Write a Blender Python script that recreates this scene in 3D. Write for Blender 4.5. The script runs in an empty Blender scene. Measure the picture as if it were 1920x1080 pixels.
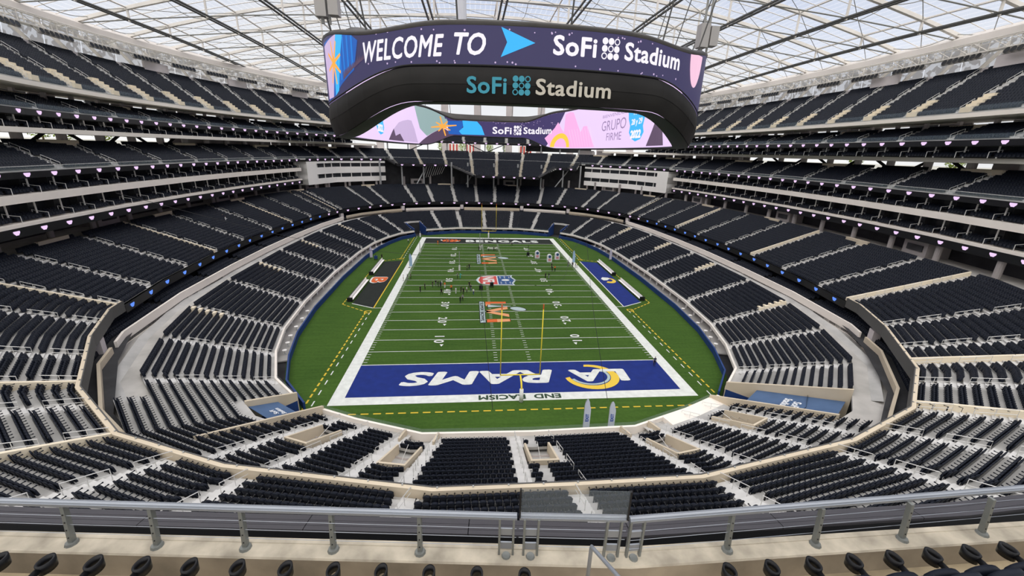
import bpy, bmesh, math, random
import numpy as np
from mathutils import Vector, Matrix

SC = bpy.context.scene
COL = SC.collection
rng = np.random.default_rng(7)
random.seed(7)

# ------------------------------------------------------------------ camera
CAM_POS = np.array([-6.9047, -51.31, 33.162])
PITCH, ROLL, YAW, FPX = 0.320217, 0.031788, 0.103772, 772.58
_f = np.array([math.sin(YAW) * math.cos(PITCH), math.cos(YAW) * math.cos(PITCH), -math.sin(PITCH)])
_r = np.array([math.cos(YAW), -math.sin(YAW), 0.0])
_u = np.cross(_r, _f)
_r, _u = _r * math.cos(ROLL) + _u * math.sin(ROLL), -_r * math.sin(ROLL) + _u * math.cos(ROLL)
cam = bpy.data.cameras.new('camera')
cam.sensor_fit = 'HORIZONTAL'
cam.sensor_width = 36.0
cam.lens = FPX / 1920.0 * 36.0
cam.clip_start = 0.05
cam.clip_end = 3000
camo = bpy.data.objects.new('camera', cam)
COL.objects.link(camo)
camo.matrix_world = Matrix(((_r[0], _u[0], -_f[0], CAM_POS[0]), (_r[1], _u[1], -_f[1], CAM_POS[1]),
                            (_r[2], _u[2], -_f[2], CAM_POS[2]), (0, 0, 0, 1)))
SC.camera = camo

# ------------------------------------------------------------------ sky, sun, exposure
SC.view_settings.view_transform = 'Standard'
SC.view_settings.look = 'None'
SC.view_settings.gamma = 1.0
SC.view_settings.use_curve_mapping = False
SC.view_settings.exposure = 0.36
try:
    SC.cycles.max_bounces = 6
    SC.cycles.diffuse_bounces = 3
    SC.cycles.transparent_max_bounces = 16
except Exception:
    pass

world = bpy.data.worlds.new('sky')
SC.world = world
world.use_nodes = True
nt = world.node_tree
nt.nodes.clear()
_out = nt.nodes.new('ShaderNodeOutputWorld')
_bg = nt.nodes.new('ShaderNodeBackground')
_tc = nt.nodes.new('ShaderNodeTexCoord')
_sep = nt.nodes.new('ShaderNodeSeparateXYZ')
_ramp = nt.nodes.new('ShaderNodeValToRGB')
_noi = nt.nodes.new('ShaderNodeTexNoise')
_cr = nt.nodes.new('ShaderNodeValToRGB')
_mix = nt.nodes.new('ShaderNodeMixRGB')
nt.links.new(_tc.outputs['Generated'], _sep.inputs[0])
nt.links.new(_sep.outputs[2], _ramp.inputs[0])
_ramp.color_ramp.elements[0].position = 0.0
_ramp.color_ramp.elements[0].color = (1.35, 1.35, 1.33, 1)
_ramp.color_ramp.elements[1].position = 0.42
_ramp.color_ramp.elements[1].color = (0.34, 0.50, 0.88, 1)
_noi.inputs['Scale'].default_value = 2.6
_noi.inputs['Detail'].default_value = 6
nt.links.new(_tc.outputs['Generated'], _noi.inputs['Vector'])
nt.links.new(_noi.outputs[0], _cr.inputs[0])
_cr.color_ramp.elements[0].position = 0.42
_cr.color_ramp.elements[0].color = (0, 0, 0, 1)
_cr.color_ramp.elements[1].position = 0.62
_cr.color_ramp.elements[1].color = (0.75, 0.75, 0.75, 1)
nt.links.new(_cr.outputs[0], _mix.inputs[0])
nt.links.new(_ramp.outputs[0], _mix.inputs[1])
_mix.inputs[2].default_value = (0.97, 0.98, 1.0, 1)
nt.links.new(_mix.outputs[0], _bg.inputs[0])
_bg.inputs[1].default_value = 0.62
nt.links.new(_bg.outputs[0], _out.inputs[0])

sun = bpy.data.lights.new('sun', 'SUN')
sun.energy = 3.7
sun.angle = math.radians(125)
sun.color = (1.0, 0.93, 0.82)
suno = bpy.data.objects.new('sun', sun)
COL.objects.link(suno)
suno.rotation_euler = (math.radians(10), math.radians(-8), 0)

# ------------------------------------------------------------------ materials
MATS = {}


def mat(name, color, rough=0.7, metal=0.0, spec=0.3, noise=None, emit=None, emit_s=1.0, alpha=None, bump=0.0):
    """noise = (scale, amount): colour mottling by a procedural noise"""
    if name in MATS:
        return MATS[name]
    m = bpy.data.materials.new(name)
    m.use_nodes = True
    t = m.node_tree
    b = t.nodes['Principled BSDF']
    b.inputs['Base Color'].default_value = (*color, 1)
    b.inputs['Roughness'].default_value = rough
    b.inputs['Metallic'].default_value = metal
    b.inputs['Specular IOR Level'].default_value = spec
    if noise:
        sc, am = noise[:2]
        tc = t.nodes.new('ShaderNodeTexCoord')
        n = t.nodes.new('ShaderNodeTexNoise')
        n.inputs['Scale'].default_value = sc
        n.inputs['Detail'].default_value = 5
        t.links.new(tc.outputs['Object'], n.inputs['Vector'])
        mr = t.nodes.new('ShaderNodeMapRange')
        mr.inputs[1].default_value = 0.3
        mr.inputs[2].default_value = 0.7
        mr.inputs[3].default_value = 1 - am
        mr.inputs[4].default_value = 1 + am
        t.links.new(n.outputs[0], mr.inputs[0])
        mx = t.nodes.new('ShaderNodeMixRGB')
        mx.blend_type = 'MULTIPLY'
        mx.inputs[0].default_value = 1
        mx.inputs[1].default_value = (*color, 1)
        t.links.new(mr.outputs[0], mx.inputs[2])
        t.links.new(mx.outputs[0], b.inputs['Base Color'])
        if bump:
            bp = t.nodes.new('ShaderNodeBump')
            bp.inputs['Strength'].default_value = bump
            t.links.new(n.outputs[0], bp.inputs['Height'])
            t.links.new(bp.outputs[0], b.inputs['Normal'])
    if emit is not None:
        b.inputs['Emission Color'].default_value = (*emit, 1)
        b.inputs['Emission Strength'].default_value = emit_s
    if alpha is not None:
        b.inputs['Alpha'].default_value = alpha
    MATS[name] = m
    return m


def led(name, c, s=1.0):
    return mat('led_' + name, (0.01, 0.01, 0.01), rough=0.5, emit=c, emit_s=s * 0.82)


CONC = mat('terrace concrete', (0.45, 0.44, 0.42), 0.85, noise=(0.35, 0.16))
STEP = mat('stair concrete', (0.60, 0.59, 0.57), 0.85, noise=(0.8, 0.1))
BEIGE = mat('cream painted concrete', (0.62, 0.53, 0.40), 0.75, noise=(0.25, 0.08))
BAND = mat('pale slab edge', (0.88, 0.81, 0.73), 0.7, noise=(0.12, 0.05))
CREAM = mat('cream stair cheek', (0.82, 0.72, 0.55), 0.75, noise=(0.25, 0.06))
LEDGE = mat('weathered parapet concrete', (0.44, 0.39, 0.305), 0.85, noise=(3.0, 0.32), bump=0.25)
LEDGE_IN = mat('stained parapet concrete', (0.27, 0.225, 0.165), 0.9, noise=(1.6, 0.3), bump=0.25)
WALK = mat('grey walkway concrete', (0.47, 0.45, 0.42), 0.85, noise=(0.3, 0.2))
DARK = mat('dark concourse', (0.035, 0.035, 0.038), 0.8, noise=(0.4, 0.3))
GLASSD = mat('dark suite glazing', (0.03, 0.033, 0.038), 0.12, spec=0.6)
BLACKP = mat('black fascia panel', (0.012, 0.012, 0.014), 0.35)
PINKW = mat('pale plaster wall', (0.68, 0.62, 0.61), 0.8, noise=(0.2, 0.1))
WHITE = mat('white painted panel', (0.92, 0.89, 0.85), 0.55, noise=(0.1, 0.04))
STEEL = mat('galvanised steel', (0.50, 0.51, 0.51), 0.4, metal=0.6, noise=(3, 0.08))
RAILW = mat('pale rail steel', (0.70, 0.69, 0.66), 0.4, metal=0.2)
ROOFST = mat('white roof steel', (0.80, 0.76, 0.70), 0.6, noise=(0.3, 0.08))
CABLE = mat('dark roof cable', (0.10, 0.10, 0.095), 0.6)
CABLEL = mat('grey roof cable', (0.30, 0.30, 0.28), 0.6)
SEAT = mat('black seat plastic', (0.0062, 0.0088, 0.0165), 0.5, spec=0.17)
NAVY = mat('navy padding', (0.015, 0.045, 0.17), 0.6, noise=(0.3, 0.15))


def set_glass(name, color, a, rough=0.05):
    m = mat(name, color, rough, spec=0.5)
    t = m.node_tree
    out = t.nodes['Material Output']
    b = t.nodes['Principled BSDF']
    tr = t.nodes.new('ShaderNodeBsdfTransparent')
    mx = t.nodes.new('ShaderNodeMixShader')
    mx.inputs[0].default_value = a
    t.links.new(tr.outputs[0], mx.inputs[1])
    t.links.new(b.outputs[0], mx.inputs[2])
    t.links.new(mx.outputs[0], out.inputs[0])
    return m


GLASS = set_glass('clear balustrade glass', (0.55, 0.66, 0.68), 0.14)
GLASSB = set_glass('bluish balustrade glass', (0.55, 0.72, 0.85), 0.09)


# ------------------------------------------------------------------ mesh helpers
def link_mesh(name, me, parent=None):
    o = bpy.data.objects.new(name, me)
    COL.objects.link(o)
    if parent is not None:
        o.parent = parent
    return o


def make_mesh(name, V, F, material, smooth=False):
    me = bpy.data.meshes.new(name)
    if isinstance(V, np.ndarray):
        V = V.tolist()
    me.from_pydata(V, [], F)
    if material is not None:
        for m in (material if isinstance(material, (list, tuple)) else [material]):
            me.materials.append(m)
    if smooth:
        me.polygons.foreach_set('use_smooth', [True] * len(me.polygons))
    me.update()
    return me


def tag(o, label=None, cat=None, group=None, kind=None):
    if label:
        o['label'] = label
    if cat:
        o['category'] = cat
    if group:
        o['group'] = group
    if kind:
        o['kind'] = kind
    return o


def empty(name, loc=(0, 0, 0), rz=0.0, label=None, cat=None, group=None, kind=None, parent=None):
    o = bpy.data.objects.new(name, None)
    o.empty_display_size = 0.3
    COL.objects.link(o)
    o.location = loc
    o.rotation_euler = (0, 0, rz)
    if parent is not None:
        o.parent = parent
    return tag(o, label, cat, group, kind)


class MB:
    """collects shapes for one mesh"""

    def __init__(self):
        self.v, self.f, self.mi = [], [], []

    def add(self, V, F, mi=0):
        n = len(self.v)
        self.v.extend([tuple(float(c) for c in p) for p in V])
        self.f.extend([tuple(i + n for i in q) for q in F])
        self.mi.extend([mi] * len(F))

    def box(self, c, s, rz=0.0, mi=0, tilt=0.0):
        hx, hy, hz = s[0] / 2, s[1] / 2, s[2] / 2
        ca, sa = math.cos(rz), math.sin(rz)
        ct, st = math.cos(tilt), math.sin(tilt)
        V = []
        for z in (-hz, hz):
            for x, y in ((-hx, -hy), (hx, -hy), (hx, hy), (-hx, hy)):
                y2, z2 = y * ct - z * st, y * st + z * ct
                V.append((c[0] + x * ca - y2 * sa, c[1] + x * sa + y2 * ca, c[2] + z2))
        self.add(V, [(3, 2, 1, 0), (4, 5, 6, 7), (0, 1, 5, 4), (1, 2, 6, 5), (2, 3, 7, 6), (3, 0, 4, 7)], mi)

    def tube(self, pts, r, n=6, mi=0, cap=True):
        pts = [np.array(p, float) for p in pts]
        rs = r if isinstance(r, (list, tuple)) else [r] * len(pts)
        base = len(self.v)
        prev = None
        for i, p in enumerate(pts):
            a = pts[max(i - 1, 0)]
            b = pts[min(i + 1, len(pts) - 1)]
            t = b - a
            t /= (np.linalg.norm(t) + 1e-12)
            ref = np.array([0, 0, 1.0]) if abs(t[2]) < 0.9 else np.array([1.0, 0, 0])
            if prev is not None:
                ref = prev
            s = np.cross(t, ref)
            s /= (np.linalg.norm(s) + 1e-12)
            q = np.cross(s, t)
            prev = q
            for k in range(n):
                an = 2 * math.pi * k / n
                w = p + rs[i] * (math.cos(an) * s + math.sin(an) * q)
                self.v.append(tuple(w))
        for i in range(len(pts) - 1):
            for k in range(n):
                k2 = (k + 1) % n
                self.f.append((base + i * n + k, base + i * n + k2, base + (i + 1) * n + k2, base + (i + 1) * n + k))
                self.mi.append(mi)
        if cap:
            self.f.append(tuple(base + k for k in range(n))[::-1])
            self.f.append(tuple(base + (len(pts) - 1) * n + k for k in range(n)))
            self.mi.extend([mi, mi])

    def prism(self, poly, z0, z1, mi=0):
        n = len(poly)
        V = [(x, y, z0) for x, y in poly] + [(x, y, z1) for x, y in poly]
        F = [tuple(range(n))[::-1], tuple(range(n, 2 * n))] + [(i, (i + 1) % n, n + (i + 1) % n, n + i) for i in range(n)]
        self.add(V, F, mi)

    def mesh(self, name, m, smooth=False):
        me = make_mesh(name, self.v, self.f, m, smooth)
        if any(self.mi):
            me.polygons.foreach_set('material_index', self.mi)
        return me

    def build(self, name, m, parent=None, smooth=False):
        return link_mesh(name, self.mesh(name, m, smooth), parent)


def struct(o, label, cat):
    return tag(o, label, cat, kind='structure')


# ------------------------------------------------------------------ ring paths
YM = 54.864  # midfield
FAR = 2 * YM


class Ring:
    """a plan polyline with mitred outward normals, finely sampled; counter-clockwise as seen from above"""

    def __init__(self, verts, closed=True, step=1.6, smooth=0):
        V = [np.array(v, float) for v in verts]
        for _ in range(smooth):   # corner cutting
            W = []
            n = len(V)
            for i in range(n if closed else n - 1):
                a, b = V[i], V[(i + 1) % n]
                W += [a * .75 + b * .25, a * .25 + b * .75]
            if not closed:
                W = [V[0]] + W + [V[-1]]
            V = W
        n = len(V)
        M = []
        for i in range(n):
            def nrm(a, b):
                t = b - a
                t = t / (np.linalg.norm(t) + 1e-12)
                return np.array([t[1], -t[0]])
            e0 = nrm(V[i - 1], V[i]) if (closed or i > 0) else nrm(V[i], V[i + 1])
            e1 = nrm(V[i], V[(i + 1) % n]) if (closed or i < n - 1) else nrm(V[i - 1], V[i])
            m = e0 + e1
            m /= np.linalg.norm(m)
            M.append(m / max(0.3, m @ e0))
        P, N = [], []
        for i in range(n if closed else n - 1):
            a, b = V[i], V[(i + 1) % n]
            k = max(1, int(math.ceil(np.linalg.norm(b - a) / step)))
            for j in range(k):
                t = j / k
                P.append(a * (1 - t) + b * t)
                N.append(M[i] * (1 - t) + M[(i + 1) % n] * t)
        P.append(V[0] if closed else V[-1])
        N.append(M[0] if closed else M[-1])
        self.P, self.N, self.closed = np.array(P), np.array(N), closed
        self.S = np.concatenate([[0], np.cumsum(np.linalg.norm(np.diff(self.P, axis=0), axis=1))])
        self.L = self.S[-1]

    def at(self, s, d=0.0):
        s = np.mod(s, self.L) if self.closed else s
        p = np.array([np.interp(s, self.S, self.P[:, k]) for k in (0, 1)])
        m = np.array([np.interp(s, self.S, self.N[:, k]) for k in (0, 1)])
        return (p.T + (m.T * np.asarray(d)[..., None] if np.ndim(d) else m.T * d))

    def dirn(self, s):
        e = 0.4
        a, b = self.at(s - e), self.at(s + e)
        t = b - a
        t /= np.linalg.norm(t)
        return np.array([t[1], -t[0]])

    def near_s(self, x, y):
        best = None
        for i in range(len(self.P) - 1):
            a, b = self.P[i], self.P[i + 1]
            ab = b - a
            t = min(1, max(0, ((np.array([x, y]) - a) @ ab) / (ab @ ab + 1e-12)))
            q = a + ab * t
            dd = np.hypot(q[0] - x, q[1] - y)
            if best is None or dd < best[0]:
                best = (dd, self.S[i] + t * (self.S[i + 1] - self.S[i]))
        return best[1]

    def samples(self, s0=None, s1=None):
        if s0 is None:
            return self.S, self.P, self.N
        if s1 < s0:
            s1 += self.L
        SS = np.concatenate([self.S[:-1], self.S + self.L]) if self.closed else self.S
        ss = np.concatenate([[s0], SS[(SS > s0 + 1e-6) & (SS < s1 - 1e-6)], [s1]])
        sm = np.mod(ss, self.L) if self.closed else ss
        P = np.stack([np.interp(sm, self.S, self.P[:, k]) for k in (0, 1)], 1)
        N = np.stack([np.interp(sm, self.S, self.N[:, k]) for k in (0, 1)], 1)
        return ss, P, N


def sweep(ring, prof, s0=None, s1=None, loop=False, hole=None, zf=None):
    """sweep a (d, z) profile along a ring; returns verts, faces. loop closes the profile. hole(s_mid, j) skips faces"""
    ss, P, N = ring.samples(s0, s1)
    prof = np.array(prof, float)
    n, m = len(ss), len(prof)
    V = np.zeros((n, m, 3))
    V[:, :, :2] = P[:, None, :] + N[:, None, :] * prof[None, :, 0, None]
    V[:, :, 2] = prof[None, :, 1]
    if zf is not None:
        V[:, :, 2] += zf(ss, P)[:, None]
    F = []
    mj = m if loop else m - 1
    for i in range(n - 1):
        for j in range(mj):
            if hole and hole((ss[i] + ss[i + 1]) / 2 % ring.L, j):
                continue
            j2 = (j + 1) % m
            F.append((i * m + j, i * m + j2, (i + 1) * m + j2, (i + 1) * m + j))
    if loop and s0 is not None:
        F.append(tuple(range(m)))
        F.append(tuple((n - 1) * m + j for j in range(m))[::-1])
    return V.reshape(-1, 3), F


def sweep_obj(name, ring, prof, m, s0=None, s1=None, loop=False, parent=None, hole=None, zf=None):
    V, F = sweep(ring, prof, s0, s1, loop, hole, zf)
    return link_mesh(name, make_mesh(name, V, F, m), parent)


def quarter(Q):
    Q = list(Q)
    a = Q[:]
    b = [(x, FAR - y) for x, y in Q[::-1]]
    c = [(-x, FAR - y) for x, y in Q]
    d = [(-x, y) for x, y in Q[::-1]]
    out = []
    for p in a + b + c + d:
        if not out or (abs(p[0] - out[-1][0]) + abs(p[1] - out[-1][1]) > 1e-3):
            out.append(p)
    if abs(out[0][0] - out[-1][0]) + abs(out[0][1] - out[-1][1]) < 1e-3:
        out.pop()
    return out


LOW = Ring(quarter([(0, -12.0), (12.5, -11.7), (20.5, -8.6), (27.5, -5.2), (34.1, 1.9), (37.6, 10.2), (40.0, 19.3), (41.5, 33), (42.1, YM)]))
T2R = Ring(quarter([(0, -29), (9.5, -28.9), (24.3, -25.8), (34.2, -21.8), (42.6, -14.8), (50.5, -3.6), (55, 5), (58.3, 20), (60.4, 38), (61.2, YM)]))
CLB = Ring(quarter([(0, -27.6), (9.5, -27.5), (24.0, -24.6), (33.7, -20.7), (41.9, -14.2), (49.3, -5.0), (53.3, 4), (56.0, 20), (57.2, 38), (57.6, YM)]))
FW = Ring(quarter([(0, -11.2), (12.3, -10.9), (20.0, -7.9), (27.0, -4.6), (33.2, 3.4), (35.9, 11), (38.0, 20), (39.4, 33), (39.9, YM)]))


def sidex(a, b, y):
    return a - b * ((y - YM) / 55.0) ** 2


_T4 = [(0.9, -47.5), (20, -46.3), (42, -38), (60, -20)]
_T4 += [(sidex(78.5, 6, y), y) for y in (-4, 14, 34, YM, 76, 96, 110)]
_T4 += [(63, 130), (46, 147), (20, 156), (0, 157), (-20, 156), (-45, 147), (-62, 130)]
_T4 += [(-sidex(72.6, 4.5, y), y) for y in (110, 96, 76, YM, 34, 14, -4)]
_T4 += [(-57, -20), (-40, -38), (-22, -45.4), (-12.9, -46.72), (-4.95, -47.5)]
T4R = Ring(_T4)
UPR = Ring([(sidex(77, 4, y), y) for y in range(-16, 135, 10)], closed=False)
UPL = Ring([(-sidex(79, 12, y), y) for y in range(134, -17, -10)], closed=False)

# ------------------------------------------------------------------ field (the floor of the place)
def grass_material():
    m = mat('field turf', (0.045, 0.13, 0.022), 0.9, spec=0.1)
    t = m.node_tree
    b = t.nodes['Principled BSDF']
    tc = t.nodes.new('ShaderNodeTexCoord')
    n1 = t.nodes.new('ShaderNodeTexNoise')
    n1.inputs['Scale'].default_value = 0.09
    n1.inputs['Detail'].default_value = 8
    n2 = t.nodes.new('ShaderNodeTexNoise')
    n2.inputs['Scale'].default_value = 2.2
    n2.inputs['Detail'].default_value = 4
    mp = t.nodes.new('ShaderNodeMapping')
    mp.inputs['Scale'].default_value = (0.25, 3.0, 1)
    n3 = t.nodes.new('ShaderNodeTexNoise')
    n3.inputs['Scale'].default_value = 0.6
    t.links.new(tc.outputs['Object'], n1.inputs['Vector'])
    t.links.new(tc.outputs['Object'], n2.inputs['Vector'])
    t.links.new(tc.outputs['Object'], mp.inputs['Vector'])
    t.links.new(mp.outputs[0], n3.inputs['Vector'])
    a = t.nodes.new('ShaderNodeMath')
    a.operation = 'ADD'
    t.links.new(n1.outputs[0], a.inputs[0])
    t.links.new(n2.outputs[0], a.inputs[1])
    a2 = t.nodes.new('ShaderNodeMath')
    a2.operation = 'ADD'
    t.links.new(a.outputs[0], a2.inputs[0])
    t.links.new(n3.outputs[0], a2.inputs[1])
    cr = t.nodes.new('ShaderNodeValToRGB')
    cr.color_ramp.elements[0].position = 0.30
    cr.color_ramp.elements[0].color = (0.028, 0.068, 0.011, 1)
    cr.color_ramp.elements[1].position = 0.72
    cr.color_ramp.elements[1].color = (0.066, 0.130, 0.022, 1)
    dv = t.nodes.new('ShaderNodeMath')
    dv.operation = 'MULTIPLY'
    dv.inputs[1].default_value = 0.333
    t.links.new(a2.outputs[0], dv.inputs[0])
    t.links.new(dv.outputs[0], cr.inputs[0])
    t.links.new(cr.outputs[0], b.inputs['Base Color'])
    return m


TURF = grass_material()
_, _P, _N = FW.samples()
FIELD = make_mesh('floor', [(x, y, 0) for x, y in (_P + _N * 0.6)[:-1]], [tuple(range(len(_P) - 1))], TURF)
FIELD = struct(link_mesh('floor', FIELD), 'striped green football turf filling the bottom of the bowl', 'field')

PAINTW = mat('white field paint', (0.66, 0.68, 0.64), 0.9, noise=(1.2, 0.1))
PAINTY = mat('yellow field paint', (0.62, 0.44, 0.04), 0.9)
PAINTB = mat('blue field paint', (0.007, 0.022, 0.165), 0.9, noise=(0.8, 0.12))
PAINTK = mat('black field paint', (0.012, 0.016, 0.013), 0.9, noise=(0.8, 0.2))
PAINTO = mat('orange field paint', (0.60, 0.12, 0.03), 0.9)
PAINTP = mat('peach field paint', (0.66, 0.30, 0.14), 0.9)
PAINTR = mat('red field paint', (0.50, 0.07, 0.06), 0.9)
PAINTN = mat('deep blue field paint', (0.03, 0.08, 0.20), 0.9)
PAINTS = mat('silver field paint', (0.38, 0.47, 0.47), 0.9)
PAINTG = mat('gold field paint', (0.72, 0.50, 0.06), 0.9)


def quads_obj(name, quads, z, m, parent, label=None, kind=None):
    """flat paint on the turf, one mesh; quads are lists of plan points"""
    V, F = [], []
    for q in quads:
        n = len(V)
        V += [(x, y, z) for x, y in q]
        F.append(tuple(range(n, n + len(q))))
    o = link_mesh(name, make_mesh(name, V, F, m), parent)
    return tag(o, label, kind=kind)


def rect(x0, x1, y0, y1):
    return [(x0, y0), (x1, y0), (x1, y1), (x0, y1)]


W2 = 24.384
YD = 0.9144
quads_obj('sideline_border', [rect(-W2 - 1.83, -W2, -1.83, FAR + 1.83)], 0.012, PAINTW, FIELD)
quads_obj('sideline_border', [rect(W2, W2 + 1.83, -1.83, FAR + 1.83)], 0.012, PAINTW, FIELD)
quads_obj('end_border', [rect(-W2, W2, -1.83, 0)], 0.012, PAINTW, FIELD)
quads_obj('end_border', [rect(-W2, W2, FAR, FAR + 1.83)], 0.012, PAINTW, FIELD)
quads_obj('end_zone', [rect(-W2, W2, 0, 10 * YD)], 0.012, PAINTB, FIELD, 'blue end zone paint')
quads_obj('end_zone', [rect(-W2, W2, 110 * YD, 120 * YD)], 0.012, PAINTK, FIELD, 'black end zone paint')
for k in range(21):
    y = (10 + 5 * k) * YD
    w = 0.10 if k in (0, 20) else 0.07
    quads_obj('yard_line', [rect(-W2, W2, y - w, y + w)], 0.022, PAINTW, FIELD)
_h = []
for k in range(1, 100):
    if k % 5 == 0:
        continue
    y = (10 + k) * YD
    for x in (-W2 + 0.1, W2 - 0.72, -3.13, 2.5):
        _h.append(rect(x, x + 0.62, y - 0.06, y + 0.06))
quads_obj('hash_mark', _h, 0.02, PAINTW, FIELD, kind='stuff')


def dashes(p, q, dash, gap, w):
    p, q = np.array(p, float), np.array(q, float)
    L = np.linalg.norm(q - p)
    t = (q - p) / L
    n = np.array([-t[1], t[0]]) * w / 2
    out, a = [], 0.0
    while a < L:
        b = min(a + dash, L)
        out.append([tuple(p + t * a - n), tuple(p + t * b - n), tuple(p + t * b + n), tuple(p + t * a + n)])
        a += dash + gap
    return out


for sx in (-1, 1):
    for y0, y1 in ((-5.5, 32.0), (77.7, 113.5)):
        quads_obj('dashed_line', dashes((sx * 29.1, y0), (sx * 29.1, y1), 0.9, 0.55, 0.26), 0.016, PAINTY, FIELD)
        quads_obj('dashed_line', dashes((sx * 28.2, y0 + 1), (sx * 28.2, y1), 1.2, 1.5, 0.17), 0.016, PAINTW, FIELD)
    quads_obj('dashed_line', dashes((sx * 28.8, 32.0), (sx * 35.2, 36.9), 0.9, 0.5, 0.24) +
              dashes((sx * 35.2, 36.9), (sx * 34.9, 73.8), 0.9, 0.5, 0.24) +
              dashes((sx * 34.9, 73.8), (sx * 28.8, 77.9), 0.9, 0.5, 0.24), 0.016, PAINTY, FIELD)
    for y in (32.2, 77.4):
        a, b = sx * 28.1, sx * 29.3
        quads_obj('corner_box', [rect(min(a, b), max(a, b), y - .75, y - .5), rect(min(a, b), max(a, b), y + .5, y + .75),
                                 rect(a - .12, a + .12, y - .5, y + .5), rect(b - .12, b + .12, y - .5, y + .5)], 0.017, PAINTY, FIELD)
quads_obj('dashed_line', dashes((-24.5, -3.9), (25, -4.1), 1.0, 0.6, 0.24), 0.016, PAINTY, FIELD)
_bx = [(-28.1, 34.5), (-28.1, 75.2), (-33.2, 73.6), (-33.2, 37.4)]
quads_obj('bench_area', [_bx], 0.014, PAINTK, FIELD, 'black bench area')
quads_obj('bench_area', [[(-x, y) for x, y in _bx][::-1]], 0.014, PAINTB, FIELD, 'blue bench area')
for sx in (-1, 1):
    quads_obj('bench_area_line', [rect(sx * 28.0 - .12, sx * 28.0 + .12, 34.5, 75.2)], 0.018, PAINTY if sx < 0 else PAINTW, FIELD)
    quads_obj('bench_area_line', [[(sx * 26.2, 34.35), (sx * 28.2, 34.35), (sx * 28.2, 34.55), (sx * 26.2, 34.55)],
                                  [(sx * 28.1, 34.3), (sx * 33.3, 37.2), (sx * 33.3, 37.5), (sx * 28.1, 34.6)]], 0.018, PAINTW, FIELD)


# ------------------------------------------------------------------ lettering helpers
def text_mesh2d(txt, height=1.0, shear=0.0, bold=0.0, spacing=1.0, width=None):
    """filled letters as 2-D verts/faces, baseline at 0, centred in x, cap height = height"""
    cu = bpy.data.curves.new('lettering', 'FONT')
    cu.body = txt
    cu.size = 1.0
    cu.shear = shear
    cu.space_character = spacing
    cu.resolution_u = 3
    cu.fill_mode = 'FRONT'
    o = bpy.data.objects.new('lettering', cu)
    COL.objects.link(o)
    bpy.context.view_layer.update()
    dg = bpy.context.evaluated_depsgraph_get()
    me = bpy.data.meshes.new_from_object(o.evaluated_get(dg))
    V = np.array([v.co[:] for v in me.vertices])
    F = [tuple(p.vertices) for p in me.polygons]
    bpy.data.objects.remove(o)
    bpy.data.curves.remove(cu)
    bpy.data.meshes.remove(me)
    V = np.column_stack([V[:, :2], np.zeros(len(V))])
    if bold:       # thicken by laying shifted copies over one another
        n0 = len(V)
        V0, F0 = V.copy(), list(F)
        for k in range(8):
            an = k * math.pi / 4
            V = np.concatenate([V, V0 + np.array([math.cos(an) * bold, math.sin(an) * bold, 0.003 * (k + 1)])])
            F += [tuple(i + n0 * (k + 1) for i in q) for q in F0]
    sc = height / (0.70 + 2 * abs(bold))
    V[:, :2] *= sc
    V[:, 0] -= (V[:, 0].min() + V[:, 0].max()) / 2
    if width:
        V[:, 0] *= width / (V[:, 0].max() - V[:, 0].min())
    return V, F


def flat_text(name, txt, pos, right, up, height, m, parent, z=0.03, width=None, shear=0.0, bold=0.02, spacing=1.0, label=None):
    V, F = text_mesh2d(txt, height, shear, bold, spacing, width)
    V[:, 1] -= height / 2
    r, u = np.array(right, float), np.array(up, float)
    P = np.array(pos)[None, :] + V[:, :1] * r[None] + V[:, 1:2] * u[None]
    o = link_mesh(name, make_mesh(name, [(x, y, z + l) for (x, y), l in zip(P, V[:, 2])], F, m), parent)
    return tag(o, label)


for k, t in enumerate(['10', '20', '30', '40', '50', '40', '30', '20', '10']):
    y = (20 + 10 * k) * YD
    flat_text('yard_number', t[0] + ' ' + t[1], (-12.7, y), (0, -1), (1, 0), 1.83, PAINTW, FIELD, bold=0.02, width=2.9)
    flat_text('yard_number', t[0] + ' ' + t[1], (12.7, y), (0, 1), (-1, 0), 1.83, PAINTW, FIELD, bold=0.02, width=2.9)
    if k != 4:
        s = -1 if k < 4 else 1
        for x in (-12.2, 12.2):
            quads_obj('number_arrow', [[(x - .35, y + s * 2.0), (x + .35, y + s * 2.0), (x, y + s * 2.9)][::s]], 0.022, PAINTW, FIELD)
flat_text('end_zone_lettering', 'RAMS', (-5.8, 4.35), (-1, 0), (0, -1), 4.0, PAINTW, FIELD, width=23.5, shear=0.18, bold=0.035, label='slanted white lettering RAMS')
flat_text('end_zone_lettering', 'L', (15.6, 4.3), (-1, 0), (0, -1), 3.7, PAINTW, FIELD, width=4.2, bold=0.04)
flat_text('end_zone_lettering', 'A', (11.2, 4.3), (-1, 0), (0, -1), 3.7, PAINTW, FIELD, width=5.4, bold=0.04)


def arc_band(cx, cy, r0, r1, a0, a1, ex=0.0, ey=0.0, n=26, sx=1.0, sy=1.0):
    """tapering curved horn: outer and inner arcs with shifted centres"""
    out = []
    for i in range(n + 1):
        a = math.radians(a0 + (a1 - a0) * i / n)
        out.append((cx + sx * r0 * math.cos(a), cy + sy * r0 * math.sin(a)))
    inn = []
    for i in range(n + 1):
        a = math.radians(a0 + (a1 - a0) * i / n)
        inn.append((cx + ex + sx * r1 * math.cos(a), cy + ey + sy * r1 * math.sin(a)))
    return [[out[i], out[i + 1], inn[i + 1], inn[i]] for i in range(n)]


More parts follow.
